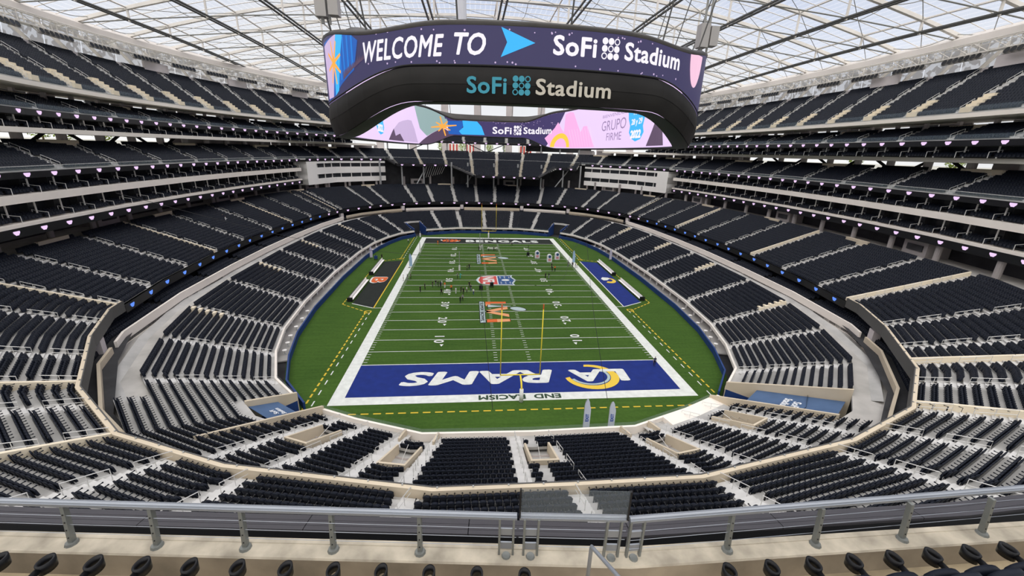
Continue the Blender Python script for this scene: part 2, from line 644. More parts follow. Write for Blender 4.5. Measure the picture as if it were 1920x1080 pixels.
quads_obj('horn_emblem', arc_band(11.9, 4.2, 4.3, 3.3, -175, 95, ex=-0.25, ey=0.2, sy=0.86), 0.04, PAINTG, FIELD, 'gold curved horn of the end zone emblem')
quads_obj('horn_emblem', arc_band(11.6, 4.4, 3.25, 2.8, -160, 40, sy=0.82), 0.041, PAINTS, FIELD)
flat_text('border_lettering', 'END  RACISM', (0, -0.95), (-1, 0), (0, -1), 1.15, mat('dark border lettering', (0.03, 0.06, 0.035), 0.9), FIELD, width=11.8, bold=0.03, z=0.03)
flat_text('border_lettering', 'IT TAKES ALL OF US', (2, FAR + 0.95), (1, 0), (0, 1), 1.0, MATS['dark border lettering'], FIELD, width=13, bold=0.0, z=0.03)
flat_text('end_zone_lettering', 'BENGALS', (5.0, 105.3), (1, 0), (0, 1), 4.2, PAINTW, FIELD, width=28, bold=0.05, spacing=1.15, label='white lettering BENGALS')
# striped feline emblem at the far end zone: orange patch with black stripes
_hx, _hy = -14.9, 105.4
quads_obj('striped_emblem', [[(_hx - 3.7, _hy + .6), (_hx - 2.4, _hy - 1.9), (_hx + 1, _hy - 2.2), (_hx + 3.6, _hy - 1.2), (_hx + 3.9, _hy + 1.0), (_hx + 2.4, _hy + 2.2), (_hx - 1.5, _hy + 2.3)]], 0.03, PAINTO, FIELD)
quads_obj('striped_emblem', [[(_hx - 3.5 + k * 1.5, _hy + 1.9), (_hx - 2.9 + k * 1.5, _hy + 2.0), (_hx - 2.4 + k * 1.5, _hy - .4)] for k in range(5)] +
          [[(_hx - 2.2 + k * 1.6, _hy - 1.9), (_hx - 1.7 + k * 1.6, _hy - 1.9), (_hx - 1.2 + k * 1.6, _hy + .2)] for k in range(4)], 0.04, PAINTK, FIELD)
quads_obj('striped_emblem', [[(_hx - 3.9, _hy + 1.2), (_hx - 3.2, _hy + 2.0), (_hx - 2.9, _hy - .8)], [(_hx + 2.2, _hy - 1.8), (_hx + 3.4, _hy - 1.2), (_hx + 2.8, _hy - .4)]], 0.041, PAINTW, FIELD)

# midfield shield, up = +x
def shield(k):
    P = [(-5.7, 0), (-5.0, 2.5), (-4.0, 3.6), (-2.5, 4.2), (2.6, 4.25), (4.6, 4.7), (4.2, 3.0), (5.2, 0), (4.2, -3.0), (4.6, -4.7), (2.6, -4.25), (-2.5, -4.2), (-4.0, -3.6), (-5.0, -2.5)]
    return [(x * k, YM + y * k) for x, y in P]


quads_obj('shield_emblem', [shield(1.0)], 0.026, PAINTS, FIELD, 'pale outline of the shield emblem')
quads_obj('shield_emblem', [shield(0.93)], 0.030, PAINTW, FIELD)
quads_obj('shield_emblem', [[(-4.4, YM + 3.1), (-2.5, YM + 3.7), (.0, YM + 3.75), (.0, YM - 3.75), (-2.5, YM - 3.7), (-4.4, YM - 3.1), (-5.0, YM)]], 0.034, PAINTR, FIELD)
quads_obj('shield_emblem', [[(.25, YM + 3.75), (2.5, YM + 3.8), (4.1, YM + 4.1), (3.8, YM + 2.8), (4.7, YM), (3.8, YM - 2.8), (4.1, YM - 4.1), (2.5, YM - 3.8), (.25, YM - 3.75)]], 0.034, PAINTN, FIELD)
flat_text('shield_lettering', 'NFL', (-2.1, YM), (0, -1), (1, 0), 3.2, PAINTW, FIELD, z=0.040, width=6.2, bold=0.03)
_st = []
for x in (1.0, 2.2, 3.4):
    for y in (-2.9, -1.9, 1.9, 2.9):
        _st.append([(x + .3 * math.cos(math.pi * 2 * k / 10) * (1 if k % 2 == 0 else .45), YM + y + .3 * math.sin(math.pi * 2 * k / 10) * (1 if k % 2 == 0 else .45)) for k in range(10)])
_st.append([(2.3 + 1.1 * math.cos(a), YM + 0.75 * math.sin(a)) for a in np.linspace(0, 2 * math.pi, 18)[:-1]])
quads_obj('shield_stars', _st, 0.040, PAINTW, FIELD)


def lvi(yc, nm):
    """the large game emblem: banner with lettering, tall numerals L V I and a trophy"""
    e = lambda x, y: (x, yc + y)
    quads_obj('game_emblem', [[e(-5.2, -6.4), e(-3.9, -6.3), e(-3.9, 6.3), e(-5.2, 6.4)]], 0.026, PAINTK, FIELD)
    quads_obj('game_emblem', [[e(-5.05, -6.1), e(-4.02, -6.0), e(-4.02, 6.0), e(-5.05, 6.1)]], 0.030, PAINTS, FIELD)
    flat_text('game_lettering', 'SUPER BOWL', (-4.53, yc), (0, -1), (1, 0), 0.72, PAINTK, FIELD, z=0.034, width=11.0, bold=0.03)
    L = [[e(-3.7, 3.2), e(-3.7, 6.0), e(-2.6, 6.0), e(-2.6, 3.2)], [e(-2.6, 4.9), e(1.0, 4.9), e(1.0, 6.0), e(-2.6, 6.0)]]
    Vv = [[e(1.1, 2.9), e(1.1, 1.3), e(-3.7, -0.6), e(-3.7, 0.6)], [e(-3.7, 0.6), e(-3.7, -0.6), e(1.1, -3.2), e(1.1, -1.6)]]
    I = [[e(-3.7, -6.0), e(1.1, -5.6), e(1.1, -4.2), e(-3.7, -4.4)]]
    for q, m in ((L, PAINTO), (Vv, PAINTP), (I, PAINTO)):
        quads_obj('game_numeral', [[(x + (.12 if i in (1, 2) else -.12), y) for i, (x, y) in enumerate(p)] for p in q], 0.028, PAINTK, FIELD)
        quads_obj('game_numeral', q, 0.034, m, FIELD)
    quads_obj('game_numeral', [[e(-1.6, -5.95), e(1.0, -5.6), e(1.0, -4.3), e(-1.6, -4.35)], [e(-3.6, 3.3), e(-3.6, 4.6), e(-2.7, 4.6), e(-2.7, 3.3)]], 0.037, PAINTP, FIELD)
    quads_obj('trophy_emblem', [[e(-3.4, 2.3), e(-3.4, 4.2), e(-1.0, 3.6), e(2.0, 3.3), e(2.0, 2.9), e(-1.0, 2.6)],
                                [e(3.4 + 1.9 * math.cos(a), 1.4 + 1.3 * math.sin(a) - .45 * math.cos(a)) for a in np.linspace(0, 2 * math.pi, 20)[:-1]]], 0.042, PAINTK, FIELD)
    quads_obj('trophy_emblem', [[e(-3.2, 2.5), e(-3.2, 4.0), e(-1.0, 3.45), e(2.0, 3.2), e(2.0, 3.0), e(-1.0, 2.75)],
                                [e(3.4 + 1.7 * math.cos(a), 1.4 + 1.1 * math.sin(a) - .45 * math.cos(a)) for a in np.linspace(0, 2 * math.pi, 20)[:-1]]], 0.046, PAINTS, FIELD)


lvi(32.0, 'near')
lvi(77.7, 'far')
# emblems of the bench areas
flat_text('letter_emblem', 'B', (-30.7, 54.9), (0, -1), (1, 0), 4.4, PAINTW, FIELD, z=0.026, width=5.6, bold=0.09)
flat_text('letter_emblem', 'B', (-30.7, 54.9), (0, -1), (1, 0), 3.9, PAINTO, FIELD, z=0.032, width=4.9, bold=0.05, label='orange letter B emblem')
quads_obj('horn_emblem', arc_band(31.0, 54.6, 1.9, 1.0, -130, 150, ex=0.1, ey=0.3, sy=1.3), 0.03, PAINTG, FIELD)
quads_obj('horn_emblem', [[(30.0, 57.6), (31.6, 57.2), (31.8, 56.2), (30.6, 54.8), (29.6, 54.6), (29.2, 56.0)]], 0.034, PAINTW, FIELD)

# ------------------------------------------------------------------ low wall round the field, tunnels, patios
TUN = [LOW.near_s(x, y) for x, y in ((27.5, -5.2), (27.5, FAR + 5.2), (-27.5, FAR + 5.2), (-27.5, -5.2))]
TUN_F = [FW.near_s(x, y) for x, y in ((27.0, -4.6), (27.0, FAR + 4.6), (-27.0, FAR + 4.6), (-27.0, -4.6))]
TW = 2.7


def ring_dist(a, b, L):
    d = abs((a - b + L / 2) % L - L / 2)
    return d


fwall = empty('wall_field', label='navy padded wall running round the edge of the turf', cat='wall', kind='structure')
segs = sorted(TUN_F)
for i in range(4):
    a, b = segs[i] + TW, segs[(i + 1) % 4] - TW
    sweep_obj('wall_padding', FW, [(0, 0), (0, 1.15), (0.25, 1.15), (0.25, 0)], NAVY, a, b, True, fwall)
patio = sweep_obj('floor_patio', FW, [(0.25, 0.0), (0.25, 0.2), (6.0, 0.2), (6.0, 0.0)], WALK, FW.near_s(36.0, 11), FW.near_s(36, FAR - 11), True)
struct(patio, 'pale patio floor of the field suites along the far right touchline', 'floor')
patio2 = sweep_obj('floor_patio', FW, [(0.25, 0.0), (0.25, 0.2), (6.0, 0.2), (6.0, 0.0)], WALK, FW.near_s(-36.0, FAR - 11), FW.near_s(-36, 11), True)
struct(patio2, 'pale patio floor of the field suites along the left touchline', 'floor')
patio3 = sweep_obj('floor_patio', FW, [(0.25, 0.0), (0.25, 0.2), (5.0, 0.2), (5.0, 0.0)], WALK, FW.near_s(24, FAR + 6), FW.near_s(-24, FAR + 6), True)
struct(patio3, 'pale patio floor of the suites behind the far end zone', 'floor')
swall = empty('wall_suites', label='pale suite fronts with dark doors under the lower seating', cat='wall', kind='structure')
for a, b in ((FW.near_s(36, 11), FW.near_s(36, FAR - 11)), (FW.near_s(24, FAR + 6), FW.near_s(-24, FAR + 6)), (FW.near_s(-36, FAR - 11), FW.near_s(-36, 11))):
    sweep_obj('back_wall', FW, [(4.6, 0.1), (4.6, 3.4)], PINKW, a, b, False, swall)
    if b < a:
        b += FW.L
    k = 0
    s = a + 1.5
    while s < b - 1:
        p = FW.at(s, 2.9)
        nx = FW.dirn(s % FW.L)
        rz = math.atan2(nx[1], nx[0])
        m = MB()
        m.box((p[0], p[1], 1.1), (0.28, 0.28, 1.9), rz)
        m.build('column', WHITE, swall)
        q = FW.at(s + 1.8, 4.5)
        m = MB()
        m.box((q[0], q[1], 1.1), (0.12, 2.4, 1.8), rz)
        m.build('suite_door', GLASSD, swall)
        s += 4.2
        k += 1

base = sweep_obj('floor_base', FW, [(0.5, -0.15), (80, -0.15)], DARK)
struct(base, 'dark ground beneath the stands', 'floor')
ub = sweep_obj('wall_under_bowl', LOW, [(5.0, -0.1), (5.0, 3.6)], PINKW, None, None, False, None, lambda s_, j: any(ring_dist(s_, t, LOW.L) < TW for t in TUN))
struct(ub, 'pale wall closing the space below the lowest bowl', 'wall')

# ------------------------------------------------------------------ terraces, seats, aisles, handrails
SEATS = []      # (x, y, z, facing angle, row key)
RAILS = []      # (x, y, z, outward angle, kind)
RAILMESH = {}
RAILINFO = {}


def rail_mesh(kind, tread, riser):
    m = MB()
    L = 2.6 * tread
    h = 2.6 * riser
    r = 0.034
    a, b = np.array([0, 0, 0.0]), np.array([L, 0, h])
    up = np.array([0, 0, 0.92])
    m.tube([a, a + up, b + up, b], r, 4)
    m.tube([a + up * 0.52, b + up * 0.52], r * .8, 4)
    m.tube([(a + b) / 2, (a + b) / 2 + up], r * .8, 4)
    return m.mesh('aisle_handrail', RAILW)


def tier(name, label, ring, z0, n, tread, riser, aisles, s0=None, s1=None, aw=1.3, hole=None, material=None, seats=True,
         rail=True, thick=0.55, steps=True, cat='seating tier', seat_pitch=0.51, first=0, parent=None, seat_skip=None):
    material = material or CONC
    D = n * tread
    prof = [(0, z0 - thick), (0, z0)]
    for r in range(n):
        prof.append((tread * (r + 1), z0 + r * riser))
        if r < n - 1:
            prof.append((tread * (r + 1), z0 + (r + 1) * riser))
    prof.append((D, z0 + (n - 1) * riser - thick - 0.2))
    hl = (lambda s, j: hole(s, min(n - 1, max(0, (j - 1) // 2)) if 1 <= j <= 2 * n else -1)) if hole else None
    o = sweep_obj(name, ring, prof, material, s0, s1, True, parent, hl)
    if parent is None:
        struct(o, label, cat)
    # seats
    ss, P, N = ring.samples(s0, s1)
    ais = np.array(sorted(aisles)) if len(aisles) else np.zeros(0)
    if s0 is not None and len(ais):
        e = s1 if s1 > s0 else s1 + ring.L
        ais = np.array([a if a >= s0 else a + ring.L for a in ais])
        ais = np.sort(ais[(ais >= s0) & (ais <= e)])
    if seats:
        for r in range(first, n):
            R = P + N * ((r + 0.62) * tread)
            Lr = np.concatenate([[0], np.cumsum(np.linalg.norm(np.diff(R, axis=0), axis=1))])
            l = np.arange(0.4, Lr[-1] - 0.2, seat_pitch)
            s = np.interp(l, Lr, ss)
            x, y = np.interp(l, Lr, R[:, 0]), np.interp(l, Lr, R[:, 1])
            # local normal from the row itself
            i = np.clip(np.searchsorted(Lr, l) - 1, 0, len(R) - 2)
            t = R[i + 1] - R[i]
            ang = np.arctan2(t[:, 1], t[:, 0])      # facing = tangent + 90 deg (inward)
            keep = np.ones(len(l), bool)
            if len(ais):
                la = np.interp(ais, ss, Lr)
                dist = np.abs(l[:, None] - la[None, :]).min(1)
                keep &= dist > aw / 2 + 0.2
            if hole:
                keep &= np.array([not hole(q % ring.L, r) for q in s])
            if seat_skip:
                keep &= np.array([not seat_skip(q % ring.L, r, a_, b_) for q, a_, b_ in zip(s, x, y)])
            zz = z0 + r * riser
            for k in np.nonzero(keep)[0]:
                SEATS.append((x[k], y[k], zz, ang[k]))
    # aisle steps and rails
    if rail:
        RAILMESH.setdefault(name, rail_mesh(name, tread, riser))
    for a in ais:
        if hole and hole(a % ring.L, n // 2):
            continue
        nd = ring.dirn(a % ring.L)
        rz = math.atan2(nd[1], nd[0])
        if steps:
            m = MB()
            for r in range(n - 1):
                if hole and hole(a % ring.L, r + 1):
                    continue
                p = ring.at(a, (r + 1) * tread - 0.2)
                m.box((p[0], p[1], z0 + r * riser + riser * 0.25), (0.4, aw * .92, riser * .5), rz)
                p = ring.at(a, (r + .32) * tread)
                m.box((p[0], p[1], z0 + r * riser + 0.012), (tread * .6, aw * .92, 0.02), rz)
            m.build('aisle_steps', STEP, o)
        if rail:
            r = 0
            while r + 3 <= n:
                p = ring.at(a, (r + 0.35) * tread)
                if not (hole and hole(a % ring.L, r + 2)):
                    RAILS.append((p[0], p[1], z0 + r * riser, rz, name, a, r // 4))
                r += 4
    return o


# --- lower bowl
VOM = [(-23.4, -14.5), (-14.1, -17.0), (-0.2, -18.0), (14.4, -17.0), (24.0, -14.4)]
VOM_S = [LOW.near_s(x, y) for x, y in VOM]


def low_hole(s, row):
    for t in TUN:
        if ring_dist(s, t, LOW.L) < TW and not (t != TUN[0] and row > 5):
            return True
    for t in (VOM_S[1], VOM_S[3]):
        if ring_dist(s, t, LOW.L) < 1.9 and 0 <= row <= 1:
            return True
    for t in VOM_S:
        if ring_dist(s, t, LOW.L) < 1.25 and 4 <= row <= 8:
            return True
    return False


def low_skip(s, row, x, y):
    if y < 2 and row == 0:
        return True
    if any(ring_dist(s, t, LOW.L) < TW + .55 and not (t != TUN[0] and row > 6) for t in TUN):
        return True
    if 15.5 < x < 27.5 and y < 0 and row <= 2:
        return True
    return any(ring_dist(s, t, LOW.L) < 2.2 and 4 <= row <= 8 for t in VOM_S)


low_pts = [(40, 19), (41, 32), (42, 45), (42, 56.5), (42, 68.5), (42, 81), (41, 93), (37, 102), (32.5, 109)]
low_ais = [LOW.near_s(sx * x, y) for x, y in low_pts for sx in (1, -1)]
low_ais += [LOW.near_s(sx * x, y) for x, y in ((36.5, 9.5), (33, 1.5)) for sx in (1, -1)]
low_ais += [LOW.near_s(x, 122) for x in (-20.5, -11, -1.2, 9.5, 19.5)]
low_ais += [q + e * 1.95 for q in VOM_S for e in (-1, 1)]
LZ, LN, LT, LR_ = 2.1, 14, 0.93, 0.37

LOW_A, LOW_B = TUN[0] - TW, LOW.near_s(-30.6, -1.4)


def low_row_hole(s, row):
    if row >= 14 and not (s < LOW_A or s > LOW_B):
        return True
    return low_hole(s, row)


low = tier('floor_lower_bowl', 'lowest concrete seating bowl ringing the turf', LOW, LZ, LN + 3, LT, LR_, low_ais, hole=low_row_hole, seat_skip=low_skip)
LTOP = LZ + (LN - 1) * LR_
for i, t in enumerate(TUN):
    s = t
    # tunnel side walls and dark mouth
    for e in (-1, 1):
        V, F = [], []
        dd = 5.6 if (i in (1, 2) or (i == 3 and e < 0)) else LN * LT
        p0, p1 = LOW.at(s + e * TW, -0.2), LOW.at(s + e * TW, dd)
        m = MB()
        q = [p0, p1]
        z = [(LZ + .9, 0), (LZ + dd / LT * LR_ + .4, 0)]
        nd = LOW.dirn((s + e * TW) % LOW.L)
        tt = np.array([-nd[1], nd[0]]) * 0.15
        V = []
        for pp, (zt, zb) in zip(q, z):
            V += [(*(pp - tt), zb), (*(pp + tt), zb), (*(pp + tt), zt), (*(pp - tt), zt)]
        m.add(V, [(0, 1, 2, 3), (7, 6, 5, 4), (0, 4, 5, 1), (1, 5, 6, 2), (2, 6, 7, 3), (3, 7, 4, 0)])
        m.build('tunnel_wall', NAVY if i in (1, 2) else BEIGE, low)
        m = MB()
        pa, pb = LOW.at(s + e * (TW - .16), -0.1), LOW.at(s + e * (TW - .16), 6)
        V = [(*pa, 0), (*pb, 0), (*pb, LZ - .2), (*pa, LZ - .2)]
        m.add(V, [(0, 1, 2, 3)])
        m.build('tunnel_padding', NAVY, low)
    sweep_obj('tunnel_back', LOW, [(9.0 if i == 0 else 5.5, 0), (9.0 if i == 0 else 5.5, 5.2 if i == 0 else 3.9)], DARK, s - TW, s + TW, False, low)
# parapet on the front of the bowl
par = empty('wall_front_parapet', label='pale low parapet along the front row of the lowest seating bowl', cat='wall', kind='structure')
tt_ = sorted(TUN)
for i in range(4):
    a, b = tt_[i] + TW, tt_[(i + 1) % 4] - TW
    nearp = i == 3
    zt_ = LZ + (.55 if nearp else .2)
    sweep_obj('parapet', LOW, [(-0.25, LZ - (.75 if nearp else .35)), (-0.25, zt_), (0.05, zt_), (0.05, LZ - (.75 if nearp else .35))], BAND, a, b, True, par)
    sweep_obj('balustrade_glass', LOW, [(-0.2, zt_), (-0.2, zt_ + .5)], GLASS, a, b, False, par)
    if b < a:
        b += LOW.L
sweep_obj('end_wall', LOW, [(-0.22, 0), (-0.22, LZ - 0.7)], NAVY, LOW.near_s(-24, -7), LOW.near_s(24, -7), False, par)
# vomitories of the near end: low cream walls round a sunken stair
def slope_wall(s, lat, d0, d1, z0, z1, th, name, m, parent, base):
    nd = LOW.dirn(s)
    tq = np.array([-nd[1], nd[0]])
    p0, p1 = LOW.at(s, d0) + tq * lat, LOW.at(s, d1) + tq * lat
    t = tq * th / 2
    V = [(*(p0 - t), base), (*(p0 + t), base), (*(p0 + t), z0), (*(p0 - t), z0), (*(p1 - t), base), (*(p1 + t), base), (*(p1 + t), z1), (*(p1 - t), z1)]
    b = MB()
    b.add(V, [(3, 2, 1, 0), (4, 5, 6, 7), (0, 1, 5, 4), (1, 2, 6, 5), (2, 3, 7, 6), (3, 0, 4, 7)])
    return b.build(name, m, parent)


TAN = mat('tan stair tread', (0.55, 0.40, 0.22), 0.8)
for i, s in enumerate(VOM_S):
    nd = LOW.dirn(s)
    rz = math.atan2(nd[1], nd[0])
    d0, d1 = 4 * LT, 9 * LT
    zt = lambda d: LZ + d / LT * LR_
    for e in (-1, 1):
        slope_wall(s, e * 1.25, d0, d1, zt(d0) + .55, zt(d1) + .55, .2, 'stair_well_wall', BEIGE, low, LZ - .5)
    p = LOW.at(s, d1)
    m = MB()
    m.box((p[0], p[1], zt(d1) - .3), (0.2, 2.7, 1.7), rz)
    m.build('stair_well_wall', BEIGE, low)
    c = LOW.at(s, (d0 + d1) / 2)
    m = MB()
    m.box((c[0], c[1], LZ + .55), (d1 - d0, 2.4, 0.1), rz)
    m.build('stair_well_floor', STEP, low)
    m = MB()
    for k in range(4):
        q = LOW.at(s, d1 - .4 - k * .5)
        m.box((q[0], q[1], LZ + .7 + (3 - k) * .18), (0.5, 2.2, 0.2), rz)
    m.build('stair_flight', TAN, low)
    m = MB()
    q0, q1 = LOW.at(s, d0 + .3), LOW.at(s, d1 - .3)
    m.tube([(*q0, zt(d0) + .9), (*q1, zt(d0) + .2)], .03, 4)
    m.build('stair_well_rail', RAILW, low)
    if i in (1, 3):
        for e in (-1, 1):
            slope_wall(s, e * 1.9, -.2, 2 * LT, LZ + .8, LZ + 1.2, .22, 'notch_wall', BEIGE, low, 0.2)
        slope_wall(s, 0, -.2, 2 * LT, LZ - .5, LZ - .5, 3.7, 'notch_floor', WALK, low, LZ - .8)
# pale camera platform in the right front rows
sA, sB = LOW.near_s(16.6, -10.3), LOW.near_s(26.3, -5.8)
sweep_obj('camera_platform', LOW, [(0.0, LZ), (0.0, LZ + .62), (3 * LT - .1, LZ + .62), (3 * LT - .1, LZ)], BAND, sA, sB, True, low)
# cream stair slots at the top of every other side aisle
for k, (x, y) in enumerate(low_pts[:8]):
    for sx in (1, -1):
        s = LOW.near_s(sx * x, y)
        nd = LOW.dirn(s)
        rz = math.atan2(nd[1], nd[0])
        m = MB()
        for r in range(9, LN):
            q = LOW.at(s, (r + .5) * LT) + np.array([-nd[1], nd[0]]) * 0.95
            m.box((q[0], q[1], LZ + r * LR_ + .3), (LT, .9, .75), rz)
        if k % 2 == 0:
            m.build('stair_cheek', CREAM, low)

# --- walkway behind the lower bowl and the club seats under the middle tier
walk = sweep_obj('floor_walkway', LOW, [(LN * LT, LTOP - .4), (LN * LT, LTOP - 0.02), (LN * LT + 5.2, LTOP - 0.02), (LN * LT + 5.2, LTOP - .4)], WALK, None, None, True)
struct(walk, 'grey concrete walkway behind the top row of the lowest bowl', 'walkway')
clubw = empty('wall_club', label='cream wall in front of the shaded club seats below the middle tier', cat='wall', kind='structure')
_gaps = [CLB.near_s(x, y) for x, y in ((51.5, 0), (-51.5, 0), (53, 106), (-53, 106), (36, 130), (-36, 130), (-11, 137), (16, 137))]
_gs = sorted(_gaps)
for i in range(len(_gs)):
    a, b = _gs[i] + .9, _gs[(i + 1) % len(_gs)] - .9
    sweep_obj('club_wall', CLB, [(0, LTOP - .1), (0, LTOP + 1.75), (0.3, LTOP + 1.75), (0.3, LTOP - .1)], BEIGE if i % 2 else BAND, a, b, True, clubw)
    p = CLB.at(_gs[i], 1.5)
    m = MB()
    nd = CLB.dirn(_gs[i])
    m.box((p[0], p[1], LTOP + 1.2), (1.0, 1.4, 3.0), math.atan2(nd[1], nd[0]))
    m.build('column', PINKW, clubw)
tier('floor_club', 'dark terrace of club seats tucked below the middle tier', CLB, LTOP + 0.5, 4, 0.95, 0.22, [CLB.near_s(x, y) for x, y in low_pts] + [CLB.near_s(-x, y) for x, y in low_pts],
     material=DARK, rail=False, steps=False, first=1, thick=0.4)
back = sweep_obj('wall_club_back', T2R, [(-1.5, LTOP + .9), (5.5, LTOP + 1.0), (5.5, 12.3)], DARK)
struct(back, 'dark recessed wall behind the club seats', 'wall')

# --- middle tier
T2Z, T2N, T2T, T2H = 10.75, 18, 0.88, 0.345
t2_pts = [(59, 16), (61, 28), (61.5, 40), (63, 52), (63, 66), (62, 77.5), (61, 89), (60, 101), (57, 108), (49, 122), (42.5, 128)]
t2_far = [-34, -24.5, -14.5, -4.2, 3.8, 14.2, 24.5, 34.5]
t2_near = [(53, -3), (47, -9), (40.5, -17), (29, -24), (22.5, -27), (11, -29), (0.2, -29), (-11, -29), (-22.5, -27), (-28.5, -24), (-40.5, -17), (-48.5, -8), (-53.7, 1)]
DIV = [(57.2, 7.5), (35.2, -21.2), (-35.2, -21.2), (-44, -13), (44, -13), (-57.2, 7.5), (57, FAR - 4), (-57, FAR - 4), (61, 40), (-61, 40), (61, 77.5), (-61, 77.5)]
t2_ais = [T2R.near_s(sx * x, y) for x, y in t2_pts for sx in (1, -1)] + [T2R.near_s(x, 141) for x in t2_far] + [T2R.near_s(x, y) for x, y in t2_near]
t2_ais += [T2R.near_s(x, y) for x, y in DIV[:6]]
t2 = tier('floor_middle_tier', 'broad concrete middle seating tier above the club level', T2R, T2Z, T2N, T2T, T2H, t2_ais, first=0)
t2par = empty('wall_middle_parapet', label='cream parapet with dark glass edging the middle seating tier', cat='wall', kind='structure')
_na, _nb = T2R.near_s(-57.3, 7.5), T2R.near_s(57.3, 7.5)
sweep_obj('parapet', T2R, [(0.0, T2Z - .6), (0.0, T2Z + .82), (0.34, T2Z + .82), (0.34, T2Z - .1)], BEIGE, _na, _nb, True, t2par)
sweep_obj('parapet_band', T2R, [(-0.07, T2Z - .7), (-0.07, T2Z + .86), (0.02, T2Z + .86), (0.02, T2Z - .7)], mat('dark parapet cladding', (0.09, 0.088, 0.085), 0.5), _na, _nb, True, t2par)
sweep_obj('edge_strip', T2R, [(-0.1, T2Z + .05), (-0.1, T2Z + .25), (0.22, T2Z + .25), (0.22, T2Z - .1)], BAND, _nb, _na, True, t2par)
_s = _na + 1.0
_st = MB()
_st.box((0, 0, .05), (.10, .10, .10))
_stm = _st.mesh('stud', STEEL)
while _s < _nb + T2R.L:
    _o = link_mesh('stud', _stm, t2par)
    _p = T2R.at(_s, .1)
    _o.location = (_p[0], _p[1], T2Z + .82)
    _s += 2.4
for x, y in DIV:
    s = T2R.near_s(x, y)
    nd = T2R.dirn(s)
    tt = np.array([-nd[1], nd[0]]) * .14
    m = MB()
    off = np.array([-nd[1], nd[0]]) * .75
    p0, p1 = T2R.at(s, 0.3) + off, T2R.at(s, T2N * T2T) + off
    zt = T2Z + (T2N - 1) * T2H
    V = [(*(p0 - tt), T2Z - .2), (*(p0 + tt), T2Z - .2), (*(p0 + tt), T2Z + .75), (*(p0 - tt), T2Z + .75),
         (*(p1 - tt), zt - .2), (*(p1 + tt), zt - .2), (*(p1 + tt), zt + .85), (*(p1 - tt), zt + .85)]
    m.add(V, [(3, 2, 1, 0), (4, 5, 6, 7), (0, 1, 5, 4), (1, 2, 6, 5), (2, 3, 7, 6), (3, 0, 4, 7)])
    m.build('divider_wall', CREAM, t2)
T2TOP = T2Z + (T2N - 1) * T2H
T2D = T2N * T2T
conc = sweep_obj('floor_concourse', T2R, [(T2D, T2TOP - .3), (T2D, T2TOP), (T2D + 9, T2TOP), (T2D + 9, T2TOP - .3)], WALK, T2R.near_s(50, -5), T2R.near_s(-50, -5), True)
struct(conc, 'grey concourse floor behind the middle tier', 'floor')
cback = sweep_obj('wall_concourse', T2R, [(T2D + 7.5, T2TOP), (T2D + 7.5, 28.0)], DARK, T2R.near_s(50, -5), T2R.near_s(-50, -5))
struct(cback, 'dark wall at the back of the middle concourse', 'wall')
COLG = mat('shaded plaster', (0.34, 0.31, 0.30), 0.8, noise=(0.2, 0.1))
# plaster kiosks, columns and doors along that concourse
s = T2R.near_s(56, 8)
end = T2R.near_s(-56, 8)
k = 0
while s < end:
    nd = T2R.dirn(s)
    rz = math.atan2(nd[1], nd[0])
    p = T2R.at(s, T2D + 3.0)
    m = MB()
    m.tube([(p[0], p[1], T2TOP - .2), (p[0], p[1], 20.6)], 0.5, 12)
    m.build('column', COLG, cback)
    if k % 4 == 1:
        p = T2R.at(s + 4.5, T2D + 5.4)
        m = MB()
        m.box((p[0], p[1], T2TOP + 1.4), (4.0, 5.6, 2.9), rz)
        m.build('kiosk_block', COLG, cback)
        p = T2R.at(s + 4.5, T2D + 3.3)
        m = MB()
        m.box((p[0], p[1], T2TOP + 1.5), (.25, 3.6, 1.1), rz)
        m.build('kiosk_opening', DARK, cback)
    if k % 3 == 2:
        p = T2R.at(s + 4.0, T2D - .2)
        m = MB()
        m.box((p[0], p[1], T2TOP + .5), (0.5, 6.0, 1.0), rz)
        m.build('parapet_block', BEIGE, cback)
    s += 9.0
    k += 1

# --- ribbon boards with small lit emblems
PINKL = led('pink emblem', (0.86, 0.62, 0.95), 1.0)
BLUEL = led('blue emblem', (0.12, 0.28, 0.95), 1.0)


def emblem_mesh(name, m, w, h):
    pts = [(-.50, .5), (.50, .5), (.52, .2), (.44, -.05), (.32, -.22), (.24, -.45), (-.24, -.45), (-.32, -.22), (-.44, -.05), (-.52, .2)]
    V = [(0.0, x * w, y * h) for x, y in pts]
    return make_mesh(name, V, [tuple(range(len(V)))[::-1]], m)


EMB = {}


def ribbon(name, label, ring, z0, z1, d, s0, s1, step, kinds, w=1.05, h=0.6, thick=0.35):
    o = sweep_obj(name, ring, [(d, z0), (d, z1), (d + thick, z1), (d + thick, z0)], BLACKP, s0, s1, s0 is not None or True)
    tag(o, label, 'led board', 'black fascia boards with small lit emblems')
    if s0 is None:
        s0, s1 = 0, ring.L
    if s1 < s0:
        s1 += ring.L
    s = s0 + step / 2
    while s < s1:
        p = ring.at(s, d - 0.06)
        nd = ring.dirn(s % ring.L)
        c = kinds(p[0], p[1])
        if c is not None:
            key = (c, w, h)
            if key not in EMB:
                EMB[key] = emblem_mesh('emblem', PINKL if c == 'p' else BLUEL, w, h)
            e = link_mesh('emblem', EMB[key], o)
            e.location = (p[0], p[1], (z0 + z1) / 2)
            e.rotation_euler = (0, 0, math.atan2(nd[1], nd[0]))
        s += step
    return o


ribbon('ribbon_board', 'black led fascia below the middle tier parapet, blue emblems on the sides', T2R, 9.75, 11.0, -0.12, T2R.near_s(57.3, 7.5), T2R.near_s(-57.3, 7.5), 5.6,
       lambda x, y: 'b' if y < 96 else 'p')

# --- suites on the two sides, gallery tier, upper levels
SUITE_SEATS = 0


